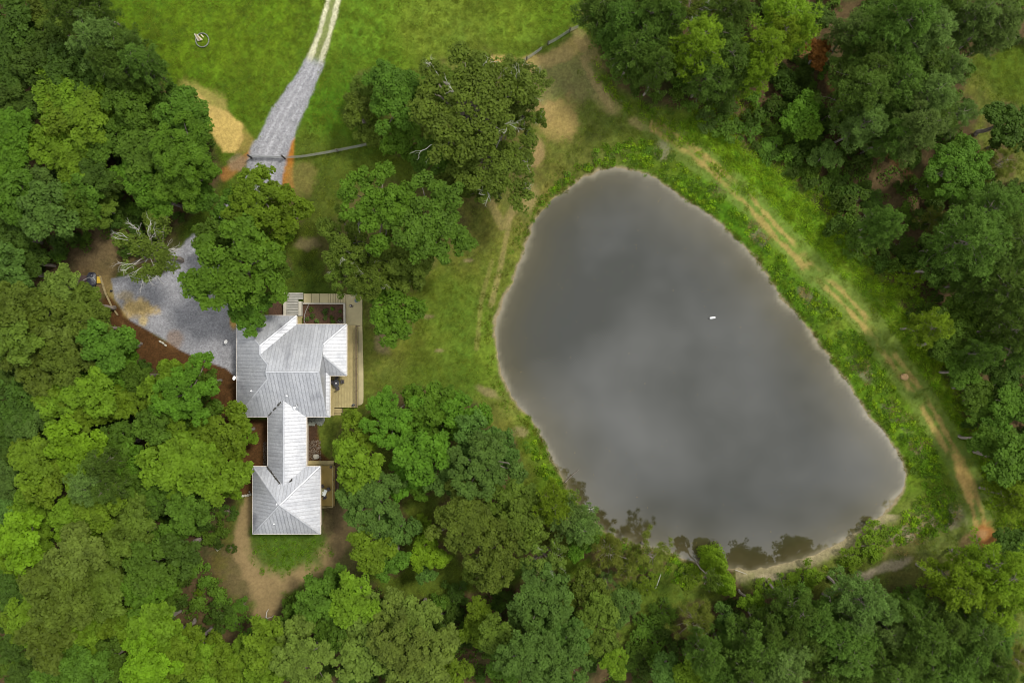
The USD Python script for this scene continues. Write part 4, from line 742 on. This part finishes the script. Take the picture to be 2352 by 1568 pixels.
ORD = ['grey-green low plant near the middle of the flower bed\'s left half', 'largest grey-green plant in the middle of the flower bed', 'dull plant just below the largest one in the flower bed', 'bright green plant near the top wall of the flower bed', 'mid green plant right of centre in the flower bed', 'bright green plant near the bottom of the flower bed', 'small plant near the bed wall\'s right side', 'low dull plant beside the hose at the bed\'s left', 'dull plant at the bottom of the flower bed beside the roof', 'green plant beside the wire stand in the flower bed', 'olive plant near the top left of the flower bed']
for b, l in zip(BEDP, ORD): bedplant(*b, l)
def polypts(pts, z, n=8):   # smooth curve through points in house drawing units
    p = np.array([Z1(a, b, z) for a, b in pts]); t = np.linspace(0, len(p) - 1, n * (len(p) - 1) + 1); from scipy.interpolate import CubicSpline
    return CubicSpline(np.arange(len(p)), p)(t)
tag(obj('garden_hose', MB().tube(polypts([(915, 198), (905, 230), (885, 275), (872, 330), (872, 385), (885, 415)], .16), .035, 6).mesh(), 'hose_grey', smooth=True), 'pale grey garden hose lying along the left side of the flower bed', 'hose')
w = thing('wire_stand', 'looped pale wire plant stand at the lower right of the flower bed', 'plant stand', Z1(1280, 398, .1))
for k, (dx, dy, rr) in enumerate(((-.3, .05, .22), (.02, .2, .26), (.28, -.02, .2))):
    t = np.linspace(0, 2 * np.pi, 25); obj('hoop', MB().tube(np.stack([dx + rr * np.cos(t), dy + rr * .7 * np.sin(t), .45 + .1 * k + .12 * np.sin(t)], 1), .018, 5).mesh(), 'wire', w); obj('leg', MB().tube([[dx, dy - rr * .7, 0], [dx, dy - rr * .7, .45 + .1 * k]], .014, 5).mesh(), 'wire', w)
w = thing('round_tub', 'round blue-grey tub with pale rim on the concrete pad', 'tub', Z1(1458, 157, .1))
obj('rim', trimesh.creation.annulus(.29, .34, .34, sections=28).apply_translation([0, 0, .17]), 'cap_stone', w, smooth=30); obj('water', trimesh.creation.cylinder(.285, .28, sections=28).apply_translation([0, 0, .14]), 'blue_cloth', w, smooth=30)
w = thing('coiled_hose', 'dark purple coiled hose with a white painted glint on the concrete pad', 'hose', Z1(1393, 215, .1))
t = np.linspace(.3, 2 * np.pi * 2.6, 70); obj('coil', MB().tube(np.stack([.19 * np.cos(t) * (1 - .02 * t), .17 * np.sin(t) * (1 - .02 * t), .04 + .012 * t], 1), .045, 6).mesh(), 'purple_hose', w, smooth=True)
obj('tail', MB().tube([[.1, -.12, .05], [.25, -.14, .04], [.38, -.03, .04]], .045, 6).mesh(), 'purple_hose', w, smooth=True); obj('nozzle', MB().tube([[-.12, .02, .22], [.02, .05, .25]], .055, 8).mesh(), 'white_paint', w, smooth=40)  # white tube stands in for the glint on the dark coil
def chair_parts(t, mat):
    obj('seat', MB().box((0, 0, .42), (.50, .48, .05)).mesh(), mat, t); obj('backrest', MB().box((-.25, 0, .70), (.05, .46, .46), tilt=trimesh.transformations.rotation_matrix(-.22, [0, 1, 0])).mesh(), mat, t)
    for s in (-1, 1):
        for x in (-.22, .22): obj('leg', MB().tube([[x, .22 * s, 0], [x, .22 * s, .42]], .022, 6).mesh(), 'black_metal', t)
        obj('armrest', MB().box((0, .27 * s, .62), (.46, .045, .03)).mesh(), 'black_metal', t); obj('arm_post', MB().tube([[.18, .27 * s, .40], [.18, .27 * s, .62]], .018, 5).mesh(), 'black_metal', t)
def place_chair(loc, rz_, label, group, mat='dark_weave'): chair_parts(thing('patio_chair', label, 'chair', loc, rz_, group), mat)
c = Z1(1240, 1077, DZ)
t = thing('patio_table', 'black oval patio table on the house deck', 'table', c); e = trimesh.creation.cylinder(.5, .035, sections=32); e.apply_scale([.92, 1.28, 1]); obj('table_top', e.apply_translation([0, 0, .71]), 'black_metal', t, smooth=30)
for a in range(4): obj('leg', MB().tube([[.30 * math.cos(a * 1.571 + .785), .40 * math.sin(a * 1.571 + .785), .70], [.36 * math.cos(a * 1.571 + .785), .48 * math.sin(a * 1.571 + .785), 0]], .025, 6).mesh(), 'black_metal', t)
j = obj('candle_jar', trimesh.creation.cylinder(.09, .12, sections=16).apply_translation(c + [0, 0, .79]), 'white_paint', smooth=30); tag(j, 'small white jar standing on the black oval table', 'jar')
for (X, Y), a, w_ in (((1242, 1012), 270, 'above'), ((1185, 1066), 0, 'left of'), ((1303, 1060), 180, 'right of'), ((1252, 1132), 95, 'below')): place_chair(Z1(X, Y, DZ), a, f'dark patio chair {w_} the black oval table', 'chairs round the black oval table')
pt = thing('plant_pot', 'pale round pot with dark soil at the deck\'s lower right corner', 'pot', Z1(1424, 1322, DZ)); obj('pot', trimesh.creation.cylinder(.22, .40, sections=20).apply_translation([0, 0, .2]), 'cap_stone', pt, smooth=30); obj('soil', trimesh.creation.icosphere(2, .2).apply_scale([1, 1, .5]).apply_translation([0, 0, .4]), 'black_plastic', pt, smooth=True)
# garage deck
O2 = 1269.6
gd = thing('garage_deck', 'mustard-yellow deck on the right side of the garage with steps', 'deck')
for k, X in enumerate(np.arange(1030, 1200, 10.6)): obj('plank', slab(X + .4, O2 + 735, X + 10.2, O2 + 1185, .05, .55), 'deck_yellow', gd)
for i, Y in enumerate((712, 694, 678)): obj('step', slab(895, O2 + Y, 1200, O2 + Y + 15, .06, .36 - .13 * i), ('deck_wood_b', 'deck_wood', 'deck_wood')[i], gd)
for Y in (740, 890, 1040, 1182): obj('post', MB().box(Z1(1203, O2 + Y, .6) + [0, 0, .18], (.08, .08, 1.4)).mesh(), 'deck_wood_b', gd)
a, b = Z1(1203, O2 + 738, .6), Z1(1203, O2 + 1184, .6); obj('handrail', beam(a + [0, 0, .9], b + [0, 0, .9], .11, .04), 'deck_wood', gd); obj('lower_rail', beam(a + [0, 0, .2], b + [0, 0, .2], .05, .04), 'deck_wood', gd)
a2 = Z1(1045, O2 + 1188, .6); obj('handrail', beam(b + [0, 0, .9], a2 + [0, 0, .9], .10, .04), 'deck_wood', gd)
bal = MB()
for q in np.linspace(.02, .98, 44): bal.box(a + (b - a) * q + [0, 0, .54], (.03, .03, .68))
tag(obj('balusters', bal.mesh(), 'deck_wood_b', gd), kind='stuff')
fr = thing('planter_trough', 'long dark timber trough beside the garage deck', 'planter'); obj('side_board', slab(1216, O2 + 745, 1221, O2 + 1030, .3), 'rail_wood', fr); obj('side_board', slab(1245, O2 + 745, 1250, O2 + 1030, .3), 'rail_wood', fr); obj('soil', slab(1222, O2 + 747, 1244, O2 + 1028, .2), 'bed_mulch', fr)
c = Z1(1098, O2 + 1020, .6)
t = thing('patio_table', 'square glass-topped table turned askew on the garage deck', 'table', c, -22); obj('table_top', MB().box((-.28, 0, .72), (.50, 1.0, .03)).mesh(), 'glass_top_dark', t); obj('table_top', MB().box((.22, 0, .721), (.48, 1.0, .03)).mesh(), 'glass_top', t)
for sx in (-.42, .38):
    for sy in (-.42, .42): obj('leg', MB().tube([[sx, sy, 0], [sx, sy, .7]], .025, 6).mesh(), 'black_metal', t)
j = obj('candle_jar', trimesh.creation.cylinder(.07, .10, sections=16).apply_translation(c + [-.1, .0, .79]), 'white_paint', smooth=30); tag(j, 'small white jar standing on the glass-topped table', 'jar')
for (X, Y), a, w_ in (((1078, 955), -70, 'above'), ((1150, 990), 200, 'right of'), ((1110, 1072), 100, 'below')): place_chair(Z1(X, O2 + Y, .6), a, f'dark patio chair {w_} the glass-topped table on the garage deck', 'chairs round the glass-topped table')
pt = thing('plant_pot', 'brown pot with twigs at the top right of the garage deck', 'pot', Z1(1172, O2 + 745, .6)); obj('pot', trimesh.creation.cylinder(.20, .35, sections=18).apply_translation([0, 0, .175]), 'rail_wood', pt, smooth=30); obj('soil', trimesh.creation.icosphere(2, .18).apply_scale([1, 1, .5]).apply_translation([0, 0, .35]), 'dark_weave', pt, smooth=True)
# satellite dishes
def dish(loc, az, label, size=.36, pole=.5, el=35.):
    t = thing('satellite_dish', label, 'satellite dish', loc, az, 'satellite dishes round the house')
    s = trimesh.creation.icosphere(3, 1.); s = s.slice_plane([0, 0, -.86], [0, 0, -1]); v = s.vertices; s = trimesh.Trimesh(np.column_stack([v[:, 0] * size / .51, v[:, 1] * size / .46, (v[:, 2] + 1) * size * 1.1]), s.faces, process=False)
    R_ = trimesh.transformations.rotation_matrix(math.radians(90 - el), [0, 1, 0]); s.apply_transform(R_); s.apply_translation([0, 0, pole]); s2 = s.copy(); s2.invert(); obj('reflector', trimesh.util.concatenate([s, s2.apply_translation(-.006 * R_[:3, 2])]), 'white_paint', t, smooth=False)
    f = R_[:3, :3] @ np.array([-size * .9, 0, size * 1.2]) + [0, 0, pole]; m = R_[:3, :3] @ np.array([size * .8, 0, .12]) + [0, 0, pole]
    obj('arm', MB().tube([m, f], .022, 6).mesh(), 'white_paint', t); obj('feed_horn', MB().tube([f - [.03, 0, .03], f + [.07, 0, .05]], .05, 8).mesh(), 'white_paint', t); obj('mast', MB().tube([[0, 0, -.05], [0, 0, pole]], .03, 8).mesh(), 'steel', t)
dish(Z1(10, 615, 0), -15, 'white satellite dish standing on the gravel left of the house', .31, .75, 28)
dish(Z1(92, 1020, ZE - .1), -10, 'white satellite dish mounted at the left eave of the house', .29, .35, 28)
dish(on_roof(800, 1335, 4), 200, 'white satellite dish on the roof beside the link ridge', .29, .4, 30)
q = on_roof(768, 1352, 9); tag(obj('roof_vent', trimesh.util.concatenate([trimesh.creation.cylinder(.12, .5, sections=16).apply_translation(q + [0, 0, .2]), trimesh.creation.icosphere(2, .20).apply_scale([1, 1, .55]).apply_translation(q + [0, 0, .48])]), 'pvc_white', smooth=40), 'white mushroom-shaped roof vent beside the roof dish', 'vent')
# stones and small things
def stones(name, spots, label, cat, mat, z=.0, seed=1, group=None):
    t = thing(name, label, cat)
    for i, (px, py, sx, sy, sz, r_) in enumerate(spots):
        m = rock(seed + i, (sx, sy, sz), 2, .5); m.apply_transform(trimesh.transformations.rotation_matrix(r_, [0, 0, 1])); m.apply_translation(P(px, py, sz * .3) + [0, 0, z]); obj('stone', m, mat, t, smooth=True)
    return t
stones('stone_wall', [(536,1138,.55,.42,.4,0),(543,1140,.6,.45,.45,.1),(550,1140.5,.55,.42,.4,0),(557,1138.5,.55,.4,.4,.2),(564,1137.5,.5,.38,.35,0),(570,1136.5,.45,.42,.4,.2),(575.5,1134.5,.42,.4,.4,.6),(573,1129,.3,.28,.25,0)], 'low wall of pale rough stones left of the garage', 'stone wall', 'pale_stone', seed=3)
bl = thing('block_row', 'short row of cream blocks lying in the brown mulch beside the gravel', 'blocks', P(376, 789), -33)
for i, x in enumerate((-.58, -.10, .42)): obj('block', rock(40 + i, (.52, .32, .26), 2, .15).apply_translation([x, (0, .04, -.04)[i], .12]), 'pale_stone', bl, smooth=True)
tag(obj('boulder', rock(9, (1.05, .85, .8), 3, .45).apply_translation(P(495, 931, .3)), 'pale_stone', smooth=True), 'large pale boulder in the mulch left of the house', 'boulder')
tag(obj('boulder', rock(12, (1.0, .8, .6), 3, .45).apply_translation(Z1(1000, O2 + 632, .2)), 'pale_stone', smooth=True), 'pale boulder above the garage deck steps', 'boulder')
tag(obj('boulder', rock(17, (1.5, 1.3, .5), 3, .5).apply_translation(Z1(1045, 1490, .2)), 'grey_stone', smooth=True), 'flat grey boulder below the house\'s lower right eave', 'boulder')
tag(obj('stump', trimesh.util.concatenate([trimesh.creation.cylinder(.48, .5, sections=22).apply_translation(P(2077, 865, .3) + [0, 0, .05]), trimesh.creation.torus(.44, .07, 22, 8).apply_translation(P(2077, 865, .3) + [0, 0, .3])]), 'tan_stone', smooth=30), 'round tan stump at the edge of the dam track', 'stump')
def pebbles(name, cx, cy, rx, ry, n, seed, label, mat, smin=.14, smax=.34):
    r = np.random.default_rng(seed); mb = MB()
    for i in range(n):
        x, y, _ = Z1(cx + rx * r.uniform(-1, 1), cy + ry * r.uniform(-1, 1)); s = r.uniform(smin, smax); m = rock(i, (s, s * .8, s * .6), 1, .5); m.apply_translation([x, y, .06]); mb.tm(m)
    tag(obj(name, mb.mesh(), mat), label, 'stones', kind='stuff')
simple('cobble', (.115, .088, .06), .9, var=.45, scale=4)
pebbles('cobbles', 432, O2 + 600, 22, 130, 170, 4, 'brown cobbles along the left wall of the link', 'cobble', .10, .20); pebbles('cobbles', 985, O2 + 560, 70, 110, 260, 5, 'brown cobbles in the yard between link and trees', 'cobble', .10, .22); pebbles('cobbles', 1000, 1500, 80, 50, 150, 6, 'grey-brown stones below the lower right eave of the house', 'grey_stone', .15, .4)
ring = thing('stone_ring', 'ring of grey stones holding weathered planks in the meadow', 'fire ring', P(465, 93))
for i in range(26):
    a = i / 26 * 2 * math.pi; m = rock(60 + i, (.30, .18, .2), 2, .6); m.apply_transform(trimesh.transformations.rotation_matrix(a + 1.57, [0, 0, 1])); m.apply_translation([1.02 * math.cos(a), 1.08 * math.sin(a), .08]); obj('stone', m, 'grey_stone', ring, smooth=True)
pl = thing('plank_pile', 'grey weathered boards leaning in the stone ring', 'boards', P(456, 88))
for i, (dx, dy, ln, r_) in enumerate(((-.25, .05, 1.3, -62), (-.02, .02, 1.25, -60), (.22, .0, 1.1, -55), (.45, -.15, .8, -40), (.75, .2, .6, -45))): obj('board', MB().box((0, 0, 0), (ln, .17, .05), rz=math.radians(r_)).mesh() if 0 else MB().box((dx, dy, .16 + .05 * i), (ln, .17, .05), rz=0, tilt=trimesh.transformations.rotation_matrix(math.radians(r_), [0, 0, 1])).mesh(), ('pale_stone', 'old_timber', 'pale_stone', 'pallet_wood', 'pallet_wood')[i], pl)
# junk by the yard
tag(obj('black_tarp', (lambda m: trimesh.Trimesh(m.vertices * [1.2, 2.0, .8] * (.7 + .6 * meshkit.fbm(m.vertices * 2.2, 4, 8))[:, None] + P(211, 644, .3), m.faces, process=False))(trimesh.creation.icosphere(4, .62)), 'tarp_black', smooth=True), 'heap under a crumpled black tarp left of the gravel yard', 'tarp')
m = trimesh.creation.box((3.2, 3.0, .05)).subdivide().subdivide().subdivide().subdivide(); v = np.array(m.vertices); v[:, 2] += .35 * meshkit.fbm(v * .9, 4, 2); m = trimesh.Trimesh(v + P(192, 655, .0), m.faces, process=False); tag(obj('plum_tarp', m, 'tarp_plum', smooth=True), 'dull plum-coloured tarp spread beside the black tarp heap', 'tarp')
pw = thing('board_stack', 'stack of pale boards lying askew below the black tarp', 'boards', P(216, 664), -58)
for i in range(4): obj('board', MB().box((.06 * (i % 2), -.36 + .24 * i, .22 + .02 * (i % 2)), (1.9, .21, .06)).mesh(), 'pallet_wood', pw)
for x in (-.6, .6): obj('batten', MB().box((x, 0, .10), (.12, .95, .12)).mesh(), 'old_timber', pw)
tag(obj('crate', MB().box((0, 0, .15), (.55, 1.0, .3)).box((0, .3, .32), (.3, .16, .05)).box((0, -.25, .32), (.3, .16, .05)).mesh(), 'yellow_plastic'), 'yellow plastic crate beside the black tarp', 'crate'); UsdGeom.Xformable(stage.GetPrimAtPath('/World/crate')).AddTranslateOp().Set(Gf.Vec3d(*P(229, 643)))
rt = thing('retaining_timbers', 'old timber edging stepping down the left border of the gravel yard', 'edging')
for a, b in (((231, 634), (238, 656)), ((238, 657), (245, 678)), ((246, 679), (258, 704)), ((259, 705), (272, 724))): obj('timber', beam(P(*a) + [0, 0, .18], P(*b) + [0, 0, .18], .22, .3), 'old_timber', rt)
arc = np.array([P(*q, .9) for q in ((183, 654), (192, 643), (204, 637), (214, 638), (220, 645))]); tag(obj('pale_pipe', MB().tube(arc, .035, 6).mesh(), 'hose_grey', smooth=True), 'bent pale pipe arching over the tarps', 'pipe')
tag(obj('black_pail', trimesh.creation.cylinder(.16, .3, sections=16).apply_translation(P(256, 668, .15)), 'black_plastic', smooth=30), 'small black pail at the left edge of the gravel yard', 'pail')
fb = thing('square_frame', 'small square pale frame lying in the brush left of the dirt path', 'frame', P(501, 1258), 38)
for dx, dy, sx, sy in ((0, .27, .62, .09), (0, -.27, .62, .09), (.27, 0, .09, .45), (-.27, 0, .09, .45)): obj('side', MB().box((dx, dy, .12), (sx, sy, .2)).mesh(), 'pale_stone', fb)
buoy = thing('float', 'white float with black end drifting on the pond', 'float', P(1638, 729.5, WATER_Z), 8)
obj('body', trimesh.creation.capsule(.62, .15, count=[14, 14]).apply_transform(trimesh.transformations.rotation_matrix(math.pi / 2, [0, 1, 0])).apply_translation([-.12, 0, .06]), 'white_paint', buoy, smooth=True); obj('end_cap', trimesh.creation.cylinder(.10, .36, sections=14).apply_transform(trimesh.transformations.rotation_matrix(math.pi / 2, [0, 1, 0])).apply_translation([-.58, -.04, .05]), 'black_plastic', buoy, smooth=30)
def log(pts, r0, r1, label, mat='deadwood', z=WATER_Z):
    p = np.array([P(a, b, zz) for a, b, zz in pts]); tag(obj('fallen_branch', MB().tube(p, np.linspace(r0, r1, len(p)), 7).mesh(), mat, smooth=True), label, 'branch')
log([(1336,1173,-.3),(1352,1169,-.5),(1364,1167,-.72)], .13, .05, 'pale dead branch reaching into the pond from the left bank'); log([(1298,1108,-.3),(1310,1094,-.55),(1330,1078,-.72)], .07, .03, 'thin dark branch slanting into the pond above the pale one', 'bark'); log([(1190,1086.5,.5),(1203,1083.5,.55)], .06, .05, 'short white stick at the trees\' edge left of the pond')
log([(617,1430,.2),(611,1416,.25),(613,1404,.3),(617,1398,.35)], .10, .03, 'bent white fallen branch below the fork of the dirt path'); log([(611,1419,.25),(624,1417,.4),(628,1412,.4)], .05, .02, 'thin side branch of the white fallen limb near the dirt path')
log([(1506,1351,.6),(1512,1335,.7),(1518,1318,.7)], .07, .04, 'straight pale pole leaning in the brush below the pond'); log([(1689,1308,-.5),(1700,1312,-.4),(1716,1318,-.3)], .05, .02, 'small forked twig on the sand below the pond')
# gate and fence
def at(px, py, z=0): q = P(px, py); return np.array([q[0], q[1], float(height(q[0], q[1])) + z])
gate = thing('farm_gate', 'galvanised farm gate across the gravel driveway', 'gate'); a, b = at(581, 362.5), at(651, 363.5)
for z in (.18, .42, .66, .92, 1.2): obj('bar', MB().tube([a + [0, 0, z], b + [0, 0, z]], .035 if z in (.18, 1.2) else .026, 7).mesh(), 'steel', gate)
for t in (0, .3, .62, 1.): q = a + (b - a) * t; obj('upright', MB().tube([q + [0, 0, .16], q + [0, 0, 1.22]], .03, 7).mesh(), 'steel', gate)
ms = MB()
for t in np.linspace(.02, .98, 46): q = a + (b - a) * t; ms.tube([q + [0, 0, .2], q + [0, 0, 1.18]], .008, 3)
for z in np.linspace(.25, 1.15, 10): ms.tube([a + [0, 0, z], b + [0, 0, z]], .008, 3)
tag(obj('mesh_panel', ms.mesh(), 'wire', gate), kind='stuff')
for px, py, w_ in ((579.5, 364, 'left'), (654.5, 364, 'right')): tag(obj('gate_post', MB().tube([at(px, py, -.2), at(px, py, 1.75)], .13, 10).mesh(), 'post_wood', smooth=40), f'thick dark post at the {w_} end of the farm gate', 'post')
def fence(pts, label, post_every, post_mat, hgt=1.2):
    t = thing('wire_fence', label, 'fence'); p = np.array([at(*q) for q in pts]); ln = np.concatenate([[0], np.cumsum(np.linalg.norm(np.diff(p, axis=0), axis=1))]); n = max(2, int(ln[-1] / .22))
    s = np.linspace(0, ln[-1], n); c = np.stack([np.interp(s, ln, p[:, i]) for i in range(3)], 1); mb = MB()
    for z in np.linspace(.08, hgt, 9): mb.tube(c[::6] + [0, 0, z], .014, 3)
    for q in c[1:-1]: mb.tube([q + [0, 0, .05], q + [0, 0, hgt]], .008, 3)
    tag(obj('wire_mesh', mb.mesh(), 'wire', t), kind='stuff')
    for d in post_every: q = [np.interp(d * ln[-1], ln, p[:, i]) for i in range(3)]; obj('post', MB().tube([q + np.array([0, 0, -.2]), q + np.array([0, 0, hgt + .25])], .085, 8).mesh(), post_mat, t)
fence([(657, 364), (700, 361), (760, 351), (835, 336), (900, 318), (980, 280), (1060, 222), (1158, 166)], 'grey woven-wire fence from the farm gate toward the tree clump', (.22, .42, .6, .8, .98), 'bark')
fence([(1158, 166), (1200, 145), (1235, 122), (1258, 105)], 'woven-wire fence with dark posts crossing the dry grass', (.02, .5), 'post_wood')
fence([(1258, 105), (1280, 94), (1306, 76), (1340, 60)], 'sagging wire fence between two dark posts beside the pines', (0., .62), 'post_wood')
